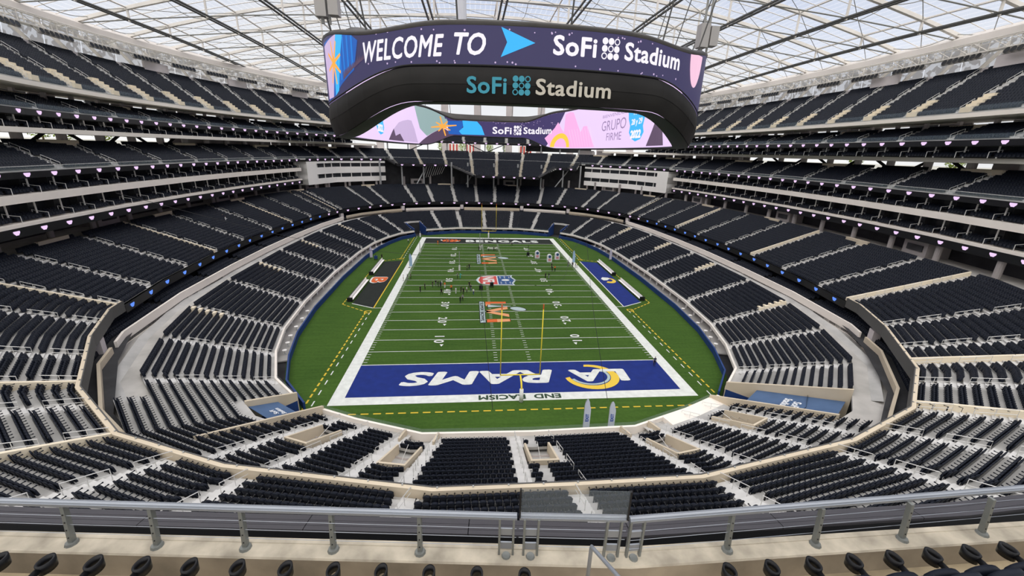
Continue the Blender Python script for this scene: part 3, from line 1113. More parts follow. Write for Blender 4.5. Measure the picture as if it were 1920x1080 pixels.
def suite_row(ring, s0, s1, z, d, gap=4.6, pitch=0.6, n=2):
    if s1 < s0:
        s1 += ring.L
    s = s0 + .5
    while s < s1 - .4:
        if (s - s0) % gap > 0.75:
            for r in range(n):
                p = ring.at(s, d + r * 1.0)
                nd = ring.dirn(s % ring.L)
                SEATS.append((p[0], p[1], z + r * .3, math.atan2(-nd[1], -nd[0]) - math.pi / 2))
        s += pitch


def suites(parent, ring, s0, s1, z0, z1, gap=4.6, dback=3.8, sill=None):
    """recessed glazed boxes with posts and divider rails between z0 and z1"""
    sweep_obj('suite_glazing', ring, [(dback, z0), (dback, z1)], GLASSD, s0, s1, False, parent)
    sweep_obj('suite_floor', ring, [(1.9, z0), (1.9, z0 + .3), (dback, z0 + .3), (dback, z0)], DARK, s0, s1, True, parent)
    suite_row(ring, s0, s1, z0, 1.0, gap)
    if s1 < s0:
        s1 += ring.L
    h = z1 - z0
    post = MB()
    post.box((0, 0, h / 2), (0.15, 0.15, h))
    pm = post.mesh('suite_post', WHITE)
    dv = MB()
    dv.tube([(0, 0, 0), (0, 0, .95), (0.9, 0, 1.05), (2.0, 0, 1.3), (2.0, 0, .3)], 0.055, 5)
    dvm = dv.mesh('suite_divider', RAILW)
    jm = MB()
    jm.box((0, 0, h / 2), (1.2, .12, h))
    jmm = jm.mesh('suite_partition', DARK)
    s = s0 + .3
    while s < s1:
        nd = ring.dirn(s % ring.L)
        rz = math.atan2(nd[1], nd[0])
        for me, d in ((pm, 1.75), (dvm, 0.35), (jmm, 3.2)):
            p = ring.at(s, d)
            o = link_mesh(me.name.split('.')[0], me, parent)
            o.location = (p[0], p[1], z0)
            o.rotation_euler = (0, 0, rz)
        s += gap


sR0, sR1 = T4R.near_s(74, -4), T4R.near_s(73, 110)
sL0, sL1 = T4R.near_s(-68, 110), T4R.near_s(-68, -4)
SIDES = (('right', sR0, sR1, UPR), ('left', sL0, sL1, UPL))
for nm, a, b, UP in SIDES:
    lv = empty('wall_suites', label='two stacked rows of open fronted suites on the %s side of the bowl' % nm, cat='suites', kind='structure')
    sweep_obj('suite_slab', T4R, [(0.0, 20.9), (0.0, 21.35), (6.0, 21.35), (6.0, 20.3)], BAND, a, b, True, lv)
    sweep_obj('suite_band', T4R, [(-0.05, 24.1), (-0.05, 25.2), (6.0, 25.2), (6.0, 24.1)], BAND, a, b, True, lv)
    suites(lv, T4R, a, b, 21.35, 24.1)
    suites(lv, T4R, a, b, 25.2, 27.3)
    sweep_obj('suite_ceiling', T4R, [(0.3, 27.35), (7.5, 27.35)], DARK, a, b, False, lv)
    ribbon('ribbon_board', 'black led fascia under the lower suites on the %s side' % nm, T4R, 19.6, 20.9, -0.05, a, b, 4.6, lambda x, y: 'p')

# --- gallery tier (sides and far end)
T4Z, T4N, T4T, T4H = 28.45, 9, 0.88, 0.42
t4_ais = []
s = sR0 + 6
while s < sL1:
    t4_ais.append(s)
    s += 12.3
gal = tier('floor_gallery_tier', 'shallow gallery seating tier above the suites on both sides and the far end', T4R, T4Z, T4N, T4T, T4H, t4_ais, sR0, sL1)
T4TOP = T4Z + (T4N - 1) * T4H
T4D = T4N * T4T
for nm, a, b, UP in SIDES:
    ribbon('ribbon_board', 'black led fascia along the front of the gallery tier on the %s side' % nm, T4R, 27.4, 28.3, -0.05, a, b, 4.6, lambda x, y: 'p')
grail = empty('wall_gallery_rail', label='thin metal rail and glass along the front of the gallery tier', cat='railing', kind='structure')
sweep_obj('rail_glass', T4R, [(0.1, T4Z), (0.1, T4Z + .55)], GLASS, sR0, sL1, False, grail)
sweep_obj('rail_bar', T4R, [(0.05, T4Z + .55), (0.05, T4Z + .63), (0.15, T4Z + .63), (0.15, T4Z + .55)], RAILW, sR0, sL1, True, grail)

# far end of the gallery dips forward and down in two steps
c0 = T4R.near_s(0, 157)


def s_of_x(x):
    return T4R.near_s(x, 157 - (x / 30) ** 2 * 3)


dip_rows = []
for r in range(1, 16):
    if r <= 5:
        a, b = s_of_x(45 + 0), s_of_x(-43)
    else:
        f = min(1, (r - 5) / 3)
        a, b = s_of_x(40 - 0.8 * r), s_of_x(-6 - 1.2 * (15 - r))
    dip_rows.append((r, a, b))
dip = empty('floor_gallery_dip', label='lower central rows of the far gallery tier dipping below the rest', cat='seating tier', kind='structure')
for r, a, b in dip_rows:
    z = T4Z - r * T4H
    sweep_obj('terrace_row', T4R, [(-r * T4T, z - .45), (-r * T4T, z), (-(r - 1) * T4T, z), (-(r - 1) * T4T, z - .45)], CONC, a, b, True, dip)
    sweep_obj('terrace_riser', T4R, [(-(r - 1) * T4T, z), (-(r - 1) * T4T, z + T4H)], CONC, a, b, False, dip)
    ss, P, N = T4R.samples(a, b)
    R = P + N * ((-r + .62) * T4T)
    Lr = np.concatenate([[0], np.cumsum(np.linalg.norm(np.diff(R, axis=0), axis=1))])
    for l in np.arange(0.4, Lr[-1] - .3, .51):
        x, y, sv = np.interp(l, Lr, R[:, 0]), np.interp(l, Lr, R[:, 1]), np.interp(l, Lr, ss)
        if min(ring_dist(sv, q, T4R.L) for q in t4_ais) < 0.85:
            continue
        i = min(max(np.searchsorted(Lr, l) - 1, 0), len(R) - 2)
        t = R[i + 1] - R[i]
        SEATS.append((x, y, z, math.atan2(t[1], t[0])))
for r0, a, b in ((6, dip_rows[4][1], dip_rows[5][1]), (16, dip_rows[14][1], dip_rows[14][2]), (6, dip_rows[5][2], dip_rows[4][2])):
    r = r0 - 1
    z = T4Z - r * T4H
    if b > a + 1:
        ribbon('ribbon_board', {16: 'black led fascia under the deepest dip of the far gallery'}.get(r0, 'black led fascia under the shallow step of the far gallery, %s end' % ('left' if a > c0 else 'right')),
               T4R, z - 1.0, z + .05, -r * T4T - .1, a, b, 5.4, lambda x, y: 'p')
for a in t4_ais:
    if dip_rows[0][1] < a < dip_rows[0][2]:
        nd = T4R.dirn(a)
        rz = math.atan2(nd[1], nd[0])
        m = MB()
        for r, q0, q1 in dip_rows:
            if q0 < a < q1:
                p = T4R.at(a, (-r + .5) * T4T)
                m.box((p[0], p[1], T4Z - r * T4H + .06), (T4T, 1.1, .12), rz)
        for r in range(T4N):
            p = T4R.at(a, (r + .5) * T4T)
            m.box((p[0], p[1], T4Z + r * T4H + .06), (T4T, 1.1, .12), rz)
        m.build('aisle_steps', CREAM, dip)
# sloping edges of the dip, columns and braces under it
for (x0, r0, x1, r1) in ((45.5, 0, 40.5, 5), (34.5, 5, 27.8, 15), (-18.5, 5, -6.5, 15), (-43.5, 5, -46, 0)):
    pa, pb = T4R.at(s_of_x(x0), -r0 * T4T), T4R.at(s_of_x(x1), -r1 * T4T)
    m = MB()
    m.tube([(*pa, T4Z - r0 * T4H - .2), (*pb, T4Z - r1 * T4H - .2)], 0.6, 6)
    m.tube([(*pa, T4Z - r0 * T4H + .7), (*pb, T4Z - r1 * T4H + .7)], 0.09, 5)
    m.build('sloping_edge', BLACKP, dip)
for x in (-52, -40, -30, -17, -9, 4, 16, 28, 38, 46):
    p = T4R.at(s_of_x(x), -1.5 if x < -18 or x > 30 else -6)
    m = MB()
    m.tube([(p[0], p[1], T2TOP - .3), (p[0], p[1], 27.5)], 0.38, 8)
    m.build('column', STEEL, cback)
for x in (-34, -10, 34):
    p, q = T4R.at(s_of_x(x), -2), T4R.at(s_of_x(x + 7), 1)
    m = MB()
    m.tube([(p[0], p[1], T2TOP), (q[0], q[1], 27.0)], 0.28, 6)
    m.build('brace', STEEL, cback)
m = MB()
for k in range(9):   # stair tower lattice under the far gallery
    p = T4R.at(s_of_x(-30 + k * 1.1), -1)
    m.tube([(p[0], p[1], 20 + k * .25), (p[0] + 2.2, p[1], 26.5)], .12, 4)
m.build('stair_lattice', RAILW, cback)

# white curved corner boxes between the suites and the far end
for sx, nm in ((1, 'right'), (-1, 'left')):
    a, b = (T4R.near_s(73, 113), T4R.near_s(46.5, 146.5)) if sx > 0 else (T4R.near_s(-45.5, 146.5), T4R.near_s(-67.5, 113))
    cb = empty('corner_box', label='white curved corner suite block with two window strips at the far %s' % nm, cat='suite block', group='white corner suite blocks')
    sweep_obj('window_strip', T4R, [(0.5, 19.4), (0.5, 27.3)], GLASSD, a, b, False, cb)
    for z0, z1 in ((18.9, 20.9), (22.5, 25.0), (26.5, 27.3)):
        sweep_obj('white_band', T4R, [(-0.1, z0), (-0.1, z1), (6, z1), (6, z0)], WHITE, a, b, True, cb)
    end = a if sx > 0 else b - 5.5
    sweep_obj('rounded_end', T4R, [(-0.1, 18.9), (-0.12, 27.3), (6, 27.3), (6, 18.9)], WHITE, end, end + 5.5, True, cb)
    s = a + 2.6
    while s < b:
        nd = T4R.dirn(s)
        for z0, z1 in ((20.9, 22.5), (25.0, 26.5)):
            p = T4R.at(s, .35)
            m = MB()
            m.box((p[0], p[1], (z0 + z1) / 2), (.3, .2, z1 - z0), math.atan2(nd[1], nd[0]))
            m.build('mullion', WHITE, cb)
        s += 4.6
    s = a + 2
    while s < b:
        p = T4R.at(s, 2.5)
        m = MB()
        m.tube([(p[0], p[1], T2TOP - .3), (p[0], p[1], 19.1)], 0.45, 8)
        m.build('leg', PINKW, cb)
        s += 8
    ribbon('ribbon_board', 'black led fascia over the white corner block at the far %s' % nm, T4R, 27.3, 28.45, -0.15, a, b, 4.6, lambda x, y: 'p')

# --- levels above the gallery on the two sides
for nm, a, b, UP in SIDES:
    sgn = 1 if nm == 'right' else -1
    # back of gallery: columns, plaster walls, openings to daylight
    gb = empty('wall_gallery_back', label='round columns and plaster wall panels behind the gallery tier on the %s side' % nm, cat='wall', kind='structure')
    # gallery concourse floor
    sweep_obj('concourse_floor', T4R, [(T4D, T4TOP - .4), (T4D, T4TOP), (T4D + 12, T4TOP), (T4D + 12, T4TOP - .4)], WALK, a if sgn > 0 else T4R.near_s(-46, 147), T4R.near_s(46, 147) if sgn > 0 else b, True, gb)
    s, e = (a, T4R.near_s(46, 147)) if sgn > 0 else (T4R.near_s(-46, 147), b)
    k = 0
    while s < e:
        nd = T4R.dirn(s % T4R.L)
        rz = math.atan2(nd[1], nd[0])
        p = T4R.at(s, T4D + 1.6)
        m = MB()
        m.tube([(p[0], p[1], T4TOP - .3), (p[0], p[1], 34.0)], 0.75, 14)
        m.build('column', PINKW, gb)
        y = p[1]
        closed = (y > 88 or y < 18) if sgn > 0 else (y > 78)
        q = T4R.at(s + 4, T4D + 5.0)
        m = MB()
        if closed:
            m.box((q[0], q[1], T4TOP + 1), (0.3, 9.0, 3.4), rz)
            m.build('plaster_panel', PINKW, gb)
        else:
            q = T4R.at(s + 4, T4D + 8.0)
            if k % 2 == 0:
                m.tube([(*T4R.at(s + 1, T4D + 3), T4TOP + 2.3), (*T4R.at(s + 5.5, T4D + 3), T4TOP - .2)], .3, 6)
            else:
                m.tube([(*T4R.at(s + 1, T4D + 3), T4TOP - .2), (*T4R.at(s + 5.5, T4D + 3), T4TOP + 2.3)], .3, 6)
            m.build('brace', DARK, gb)
        if k % 4 == 2:
            q = T4R.at(s + 4, T4D - .9)
            m = MB()
            m.box((q[0], q[1], T4TOP + .35), (.5, 7.5, 1.0), rz)
            m.build('parapet_block', BEIGE, gb)
        s += 8.4
        k += 1
    # slab over the gallery concourse
    sl = sweep_obj('trim_slab', T4R, [(2.6, 33.65), (2.6, 34.4), (17, 34.4), (17, 33.65)], BAND, a if sgn > 0 else T4R.near_s(-48, 145), T4R.near_s(52, 142) if sgn > 0 else b, True)
    struct(sl, 'pale slab edge above the gallery concourse on the %s side' % nm, 'slab')
    # third suites
    lv = empty('wall_upper_suites', label='narrow dark row of suites below the upper terrace on the %s side' % nm, cat='suites', kind='structure')
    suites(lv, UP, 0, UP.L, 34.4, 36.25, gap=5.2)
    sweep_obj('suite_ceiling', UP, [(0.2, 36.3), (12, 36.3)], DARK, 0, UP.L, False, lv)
    ribbon('ribbon_board', 'black led fascia above the upper suites on the %s side' % nm, UP, 36.25, 37.2, -0.05, 0, UP.L, 4.4, lambda x, y: 'p')
    ua = [x for x in np.arange(4, UP.L, 9.8)]
    tier('floor_mezzanine', 'narrow mezzanine seating terrace below the upper deck on the %s side' % nm, UP, 37.3, 6, 0.85, 0.37, ua, 0, UP.L)
    sweep_obj('mezzanine_glass', UP, [(0.05, 37.3), (0.05, 38.1)], GLASSB, 0, UP.L, False, lv)
    sweep_obj('mezzanine_floor', UP, [(5.1, 38.9), (5.1, 39.2), (12, 39.2), (12, 38.9)], WALK, 0, UP.L, True, lv)
    # wall behind the mezzanine: plaster panels alternate with openings
    s = 2.0
    k = 0
    while s < UP.L - 6:
        nd = UP.dirn(s + 3)
        rz = math.atan2(nd[1], nd[0])
        q = UP.at(s + 3, 9.0)
        m = MB()
        if k % 3 != 2:
            m.box((q[0], q[1], 39.9), (0.25, 6.0, 1.6), rz)
            m.build('wall_panel', PINKW if k % 3 == 0 else STEEL, lv)
        else:
            m.box((q[0], q[1], 40.2), (0.1, 6.0, 1.0), rz)
            m.build('window_pane', GLASSB, lv)
        if k % 4 == 1:
            q = UP.at(s + 3, 5.0)
            m = MB()
            m.box((q[0], q[1], 39.5), (0.4, 6.5, .9), rz)
            m.build('parapet_block', BEIGE, lv)
        q = UP.at(s, 6.5)
        m = MB()
        m.box((q[0], q[1], 40.0), (.6, .6, 1.7), rz)
        m.build('column', PINKW, lv)
        s += 6.1
        k += 1
    sl = sweep_obj('trim_slab', UP, [(-0.1, 40.75), (-0.1, 41.4), (11, 41.4), (11, 40.75)], BAND, 0, UP.L, True)
    struct(sl, 'pale slab edge carrying the upper deck on the %s side' % nm, 'slab')
    ud = tier('floor_upper_deck', 'steep upper deck of black seats on the %s side' % nm, UP, 41.6, 16, 0.78, 0.545, ua, 0, UP.L, first=0)
    sweep_obj('deck_glass', UP, [(0.05, 41.4), (0.05, 42.5)], GLASSB, 0, UP.L, False, lv)
    for k, x in enumerate(ua):
        nd = UP.dirn(x)
        rz = math.atan2(nd[1], nd[0])
        m = MB()
        tq = np.array([-nd[1], nd[0]])
        for r in range(0, 5):
            q = UP.at(x, (r + .5) * .78) - tq * 1.2
            m.box((q[0], q[1], 41.6 + r * .545 + .35), (.78, 1.7, .9), rz)
        m.build('stair_cheek', CREAM, ud)
    # back wall of the deck and perforated screen up to the roof
    back = empty('wall_screen', label='pale perforated metal screen between the %s upper deck and the roof' % nm, cat='wall', kind='structure')
    sweep_obj('deck_back', UP, [(12.6, 41.4), (12.6, 50.6)], PINKW, 0, UP.L, False, back)
    for k in np.arange(0, UP.L - 7, 7.5):
        SCR = (k, k + 7.3)
        sweep_obj('screen_panel', UP, [(18.5, 47), (17.0, 58.5)], None, SCR[0], SCR[1], False, back)
        q, q2 = UP.at(k, 17.8), UP.at(k, 13)
        m = MB()
        m.tube([(q2[0], q2[1], 50), (q[0], q[1], 55.5)], .35, 6)
        m.build('roof_strut', ROOFST, back)
    for k in (14, 38, 63):
        nd = UP.dirn(k)
        q = UP.at(k, 12.2)
        m = MB()
        m.box((q[0], q[1], 51.2), (.5, 7, 2.0), math.atan2(nd[1], nd[0]))
        m.build('parapet_block', PINKW, back)

# perforated screen material: punched triangles let the sky through
pm = mat('perforated screen', (0.6, 0.6, 0.6), 0.6)
_t = pm.node_tree
_v = _t.nodes.new('ShaderNodeTexVoronoi')
_v.inputs['Scale'].default_value = 1.1
_c = _t.nodes.new('ShaderNodeTexCoord')
_t.links.new(_c.outputs['Object'], _v.inputs['Vector'])
_r2 = _t.nodes.new('ShaderNodeValToRGB')
_r2.color_ramp.interpolation = 'CONSTANT'
_r2.color_ramp.elements[0].color = (0.5, 0.5, 0.5, 1)
_r2.color_ramp.elements[1].position = 0.5
_r2.color_ramp.elements[1].color = (0.85, 0.85, 0.85, 1)
_t.links.new(_v.outputs['Color'], _r2.inputs[0])
_t.links.new(_r2.outputs[0], _t.nodes['Principled BSDF'].inputs['Alpha'])
for o in bpy.data.objects:
    if o.name.startswith('screen_panel'):
        o.data.materials.clear()
        o.data.materials.append(pm)

# --- far end above the gallery
FT5 = Ring([(58, 146), (46, 155.5), (25, 162.5), (0, 164.5), (-25, 162.5), (-46, 155.5), (-58, 146)], closed=False)
ft_ais = [FT5.L / 2 + k * 10.5 for k in (-5, -4, -3, -2, -1, 0, 1, 2, 3, 4, 5)]
tier('floor_far_mezzanine', 'narrow terrace of seats seen beneath the video board at the far end', FT5, 36.9, 8, 0.85, 0.4, ft_ais, 0, FT5.L, rail=False)
ribbon('ribbon_board', 'black led fascia beneath the hanging video board at the far end', FT5, 35.9, 36.9, -.05, 0, FT5.L, 5.4, lambda x, y: 'p')
fend = empty('wall_far_end', label='grey columns and braces of the open far end of the stadium', cat='wall', kind='structure')
for k in range(-5, 6):
    q = FT5.at(FT5.L / 2 + k * 9.2, 2.6)
    m = MB()
    m.box((q[0], q[1], 34.2), (.55, .55, 3.6))
    m.build('column', STEEL, fend)
    if k in (-3, -1, 0, 3):
        q2 = FT5.at(FT5.L / 2 + (k + .9) * 9.2, 2.6)
        m = MB()
        za, zb = (36, 32.4) if k % 2 else (32.4, 36)
        m.tube([(q[0], q[1], za), (q2[0], q2[1], zb)], .22, 6)
        m.build('brace', DARK, fend)
for x in np.arange(-74, 80, 17.1):
    m = MB()
    m.box((x + 2, 186, 46), (3.6, 2.0, 34))
    m.build('column', PINKW, fend)
m = MB()
m.box((38, 170, 35.0), (34, 2, 3.2))
m.build('dark_panel', DARK, fend)
fc = sweep_obj('floor_far_concourse', T4R, [(T4D, T4TOP - .4), (T4D, T4TOP), (T4D + 14, T4TOP), (T4D + 14, T4TOP - .4)], WALK, T4R.near_s(46, 147), T4R.near_s(-46, 147), True)
struct(fc, 'concourse floor behind the far gallery tier', 'floor')

# --- land outside, trees
GRD = mat('outside ground', (0.36, 0.35, 0.30), 0.95, noise=(0.05, 0.3))
og = sweep_obj('ground', T4R, [(21, 27), (24, 31.0), (60, 31.4), (500, 31.6)], GRD)
struct(og, 'pale outside ground beyond the open concourses', 'ground')
LEAF = mat('yellow green foliage', (0.30, 0.40, 0.06), 0.9, noise=(0.8, 0.5))  # yellowish green leaf colour, mottled by noise
BARK = mat('bark', (0.12, 0.08, 0.05), 0.9)


def tree(x, y, h, label):
    t = empty('tree', (x, y, 31.2), label=label, cat='tree', group='trees outside the stadium')
    m = MB()
    m.tube([(0, 0, -.5), (0.1, 0, h * .35), (0, .1, h * .6)], [.22, .16, .1], 6)
    m.build('trunk', BARK, t)
    m = MB()
    for k in range(420):
        v = rng.normal(size=3)
        v /= np.linalg.norm(v)
        rr = (0.55 + .45 * rng.random())
        c = np.array([v[0] * h * .42, v[1] * h * .42, h * .62 + v[2] * h * .4]) * np.array([rr, rr, 1]) + rng.normal(size=3) * .1
        s = .22 + .2 * rng.random()
        d1 = rng.normal(size=3)
        d1 /= np.linalg.norm(d1)
        d2 = np.cross(d1, v)
        m.add([c - d1 * s, c + d2 * s * .6, c + d1 * s, c - d2 * s * .6], [(0, 1, 2, 3)])
    m.build('crown', LEAF, t)


for i, (x, y) in enumerate([(-104, 38), (-107, 48), (-103, 57), (-106, 66), (-104, 75)]):
    tree(x, y, 5.5 + (i % 3), 'yellow green tree outside the left gallery openings, %s' % ['nearest of five', 'second of five', 'middle of five', 'fourth of five', 'farthest of five'][i])
for i, (x, y) in enumerate([(112, 44), (110, 70)]):
    tree(x, y, 5.5, 'green tree outside the right gallery openings, %s one' % ['nearer', 'farther'][i])
for i, (x, y) in enumerate([(-24, 205), (-12, 208), (4, 206), (14, 208)]):
    tree(x, y, 6.0, 'green tree beyond the open far end, %s from the left' % ['first', 'second', 'third', 'fourth'][i])
REDS = mat('red outside hoarding', (0.55, 0.07, 0.05), 0.7)
for i, (x0, x1) in enumerate(((-21, -14), (-11, -3), (22, 30))):
    b = empty('hoarding', ((x0 + x1) / 2, 214, 31.5), label='red and white hoarding outside the far end, %s of three' % ['leftmost', 'middle', 'rightmost'][i], cat='hoarding', group='red hoardings')
    for k in range(int(x1 - x0)):
        m = MB()
        m.box((k - (x1 - x0) / 2 + .5, 0, 2.4), (.96, .3, 4.8))
        m.build('board', REDS if k % 2 else WHITE, b)

# ------------------------------------------------------------------ translucent roof
def etfe():
    m = bpy.data.materials.new('printed roof film')
    m.use_nodes = True
    t = m.node_tree
    t.nodes.clear()
    out = t.nodes.new('ShaderNodeOutputMaterial')
    tr = t.nodes.new('ShaderNodeBsdfTransparent')
    tl = t.nodes.new('ShaderNodeBsdfTranslucent')
    df = t.nodes.new('ShaderNodeBsdfDiffuse')
    ad = t.nodes.new('ShaderNodeMixShader')
    mx = t.nodes.new('ShaderNodeMixShader')
    tr.inputs[0].default_value = (0.97, 0.97, 0.97, 1)
    tl.inputs[0].default_value = (0.88, 0.88, 0.88, 1)
    df.inputs[0].default_value = (0.72, 0.72, 0.72, 1)
    tc = t.nodes.new('ShaderNodeTexCoord')
    wv = t.nodes.new('ShaderNodeTexWave')
    wv.bands_direction = 'X'
    wv.inputs['Scale'].default_value = 0.22
    cr = t.nodes.new('ShaderNodeValToRGB')
    cr.color_ramp.elements[0].position = 0.0
    cr.color_ramp.elements[0].color = (0.36, 0.36, 0.36, 1)
    cr.color_ramp.elements[1].position = 0.16
    cr.color_ramp.elements[1].color = (0.15, 0.15, 0.15, 1)
    t.links.new(tc.outputs['Object'], wv.inputs['Vector'])
    t.links.new(wv.outputs['Fac'], cr.inputs[0])
    ad.inputs[0].default_value = 0.35
    t.links.new(tl.outputs[0], ad.inputs[1])
    t.links.new(df.outputs[0], ad.inputs[2])
    t.links.new(cr.outputs[0], mx.inputs[0])
    t.links.new(tr.outputs[0], mx.inputs[1])
    t.links.new(ad.outputs[0], mx.inputs[2])
    t.links.new(mx.outputs[0], out.inputs[0])
    return m


FILM = etfe()
RX, RY0, RY1 = 99.0, -72.0, 196.0


def zroof(x, y):
    return 71.5 - 14.5 * (x / 97.0) ** 2 - 8.0 * ((y - YM) / 130.0) ** 2


def zlow(x, y):
    return zroof(x, y) - 8.5 * max(0.0, 1 - (x / 97.0) ** 2) * max(0.15, 1 - ((y - YM) / 145.0) ** 2) - .4


ceil = empty('ceiling', label='translucent film roof on a net of pale beams and dark cables', cat='roof', kind='structure')
NX, NY = 12, 20
xs = np.linspace(-RX, RX, NX + 1)
ys = np.linspace(RY0, RY1, NY + 1)
for i in range(NX):
    for j in range(NY):
        V, F = [], []
        gx = np.linspace(xs[i] + .05, xs[i + 1] - .05, 4)
        gy = np.linspace(ys[j] + .05, ys[j + 1] - .05, 4)
        for a in gx:
            for b in gy:
                V.append((a, b, zroof(a, b) + .25 * math.sin(math.pi * (a - gx[0]) / (gx[-1] - gx[0]))))
        for a in range(3):
            for b in range(3):
                F.append((a * 4 + b, (a + 1) * 4 + b, (a + 1) * 4 + b + 1, a * 4 + b + 1))
        link_mesh('roof_panel', make_mesh('roof_panel', V, F, FILM), ceil)
# cross beams (box section) and edge beams
for j in range(NY + 1):
    m = MB()
    gx = np.linspace(-RX, RX, 33)
    for a, b in zip(gx[:-1], gx[1:]):
        y = ys[j]
        z0, z1 = zroof(a, y) - .35, zroof(b, y) - .35
        m.add([(a, y - .35, z0 - .4), (a, y + .35, z0 - .4), (a, y + .35, z0 + .3), (a, y - .35, z0 + .3),
               (b, y - .35, z1 - .4), (b, y + .35, z1 - .4), (b, y + .35, z1 + .3), (b, y - .35, z1 + .3)],
              [(0, 1, 5, 4), (1, 2, 6, 5), (2, 3, 7, 6), (3, 0, 4, 7)])
    m.build('cross_beam', ROOFST, ceil)
    # thin secondary beams between
    if j < NY:
        for f_ in (1 / 3, 2 / 3):
            y = ys[j] + (ys[1] - ys[0]) * f_
            m = MB()
            m.tube([(a, y, zroof(a, y) - .2) for a in gx[::2]], .09, 4)
            m.build('purlin', ROOFST, ceil)
for i in range(NX + 1):
    x = xs[i]
    gy = np.linspace(RY0, RY1, 41)
    m = MB()
    m.tube([(x, b, zroof(x, b) - .3) for b in gy], .22, 5)
    m.build('long_rib', ROOFST, ceil)
    if 0 < i < NX:
        for e in (-.55, .55):
            m = MB()
            m.tube([(x + e, b, zlow(x, b)) for b in gy], .24, 5)
            m.build('main_cable', CABLE, ceil)
        for j in range(1, NY):
            y = ys[j]
            m = MB()
            m.tube([(x, y, zlow(x, y) - .3), (x, y, zroof(x, y) - .4)], .24, 8)
            m.build('roof_strut', ROOFST, ceil)
    if i < NX:
        xm = (xs[i] + xs[i + 1]) / 2
        m = MB()
        m.tube([(xm, b, zroof(xm, b) - .3 - 1.1 * abs(math.sin((b - RY0) / (ys[1] - ys[0]) * math.pi))) for b in np.linspace(RY0, RY1, 161)], .075, 4)
        m.build('stay_cable', CABLEL, ceil)
for j in range(1, NY):
    y = ys[j]
    m = MB()
    m.tube([(a, y, zlow(a, y) + .1) for a in np.linspace(-RX + 3, RX - 3, 40)], .14, 4)
    m.build('cross_cable', CABLEL, ceil)
    for i in range(NX):       # diagonal bracing cables in the roof plane
        a, b = xs[i], xs[i + 1]
        y2 = ys[j] + (ys[1] - ys[0])
        if 12 < y < 190:
            m = MB()
            m.tube([(a, y, zroof(a, y) - .5), ((a + b) / 2, (y + y2) / 2, zroof((a + b) / 2, (y + y2) / 2) - 1.0), (b, y2, zroof(b, y2) - .5)], .07, 4)
            m.build('diagonal_cable', CABLEL, ceil)

# ------------------------------------------------------------------ light trusses along the roof edge
LAMPF = mat('black lamp glass', (0.008, 0.008, 0.009), 0.2)
LAMPB = mat('grey lamp housing', (0.42, 0.40, 0.38), 0.5, metal=0.3)
fl = MB()
n = 12
for r0, x0, r1, x1 in ((.40, 0.0, .40, .25), (.40, .25, .22, .62)):
    V, F = [], []
    for k in range(n):
        a = 2 * math.pi * k / n
        V += [(x0, r0 * math.cos(a), r0 * math.sin(a)), (x1, r1 * math.cos(a), r1 * math.sin(a))]
    F = [(2 * k, 2 * k + 1, 2 * ((k + 1) % n) + 1, 2 * ((k + 1) % n)) for k in range(n)]
    fl.add(V, F, 0)
fl.add([(0.02, .36 * math.cos(2 * math.pi * k / n), .36 * math.sin(2 * math.pi * k / n)) for k in range(n)], [tuple(range(n))], 1)
fl.add([(.62, .22 * math.cos(2 * math.pi * k / n), .22 * math.sin(2 * math.pi * k / n)) for k in range(n)], [tuple(range(n))[::-1]], 0)
FLM = fl.mesh('floodlight', [LAMPB, LAMPF])
for nm, a, b, UP in SIDES:
    lt = empty('light_truss', label='grey catwalk truss with rows of black floodlights over the %s upper deck' % nm, cat='light truss', group='light trusses')
    for d, z, r in ((11.2, 53.2, .16), (11.2, 55.2, .14), (13.0, 53.4, .16), (13.0, 55.4, .14), (10.7, 54.3, .06), (10.7, 54.8, .05)):
        ss, P, N = UP.samples(0, UP.L)
        m = MB()
        m.tube([(*(p + q * d), z) for p, q in zip(P, N)], r, 5)
        m.build('chord', ROOFST, lt)
    sweep_obj('catwalk', UP, [(11.2, 53.2), (11.2, 53.35), (13.0, 53.35), (13.0, 53.2)], STEEL, 0, UP.L, True, lt)
    sweep_obj('gutter', UP, [(12.5, 55.3), (13.2, 56.9), (15.5, 58.0)], mat('roof edge gutter', (0.55, 0.51, 0.47), 0.7), 0, UP.L, False, lt)
    s, k = 1.0, 0
    while s < UP.L - 2:
        p, q, r_ = UP.at(s, 11.2), UP.at(s, 13.0), UP.at(s + 3.2, 11.2)
        m = MB()
        m.tube([(*p, 53.2), (*p, 55.2), (*q, 55.4), (*q, 53.4)], .09, 4)
        m.tube([(*p, 53.2), (*r_, 55.2)], .07, 4)
        m.build('web', ROOFST, lt)
        s += 3.2
        k += 1
    s = 1.5
    while s < UP.L - 10:
        for i in range(7):
            p = UP.at(s + i * 1.0, 10.3)
            nd = UP.dirn(s + i)
            o = link_mesh('floodlight', FLM, lt)
            o.location = (p[0], p[1], 52.5)
            o.scale = (1.3, 1.3, 1.3)
            o.rotation_euler = (0, math.radians(20), math.atan2(nd[1], nd[0]))
        p0, p1 = UP.at(s - .6, 10.5), UP.at(s + 6.6, 10.5)
        m = MB()
        m.tube([(*p0, 52.0), (*p1, 52.0)], .12, 5)
        m.tube([(*p0, 52.0), (*UP.at(s - .6, 11.6), 53.2)], .12, 5)
        m.tube([(*p1, 52.0), (*UP.at(s + 6.6, 11.6), 53.2)], .12, 5)
        m.build('lamp_bracket', LAMPB, lt)
        s += 10.4

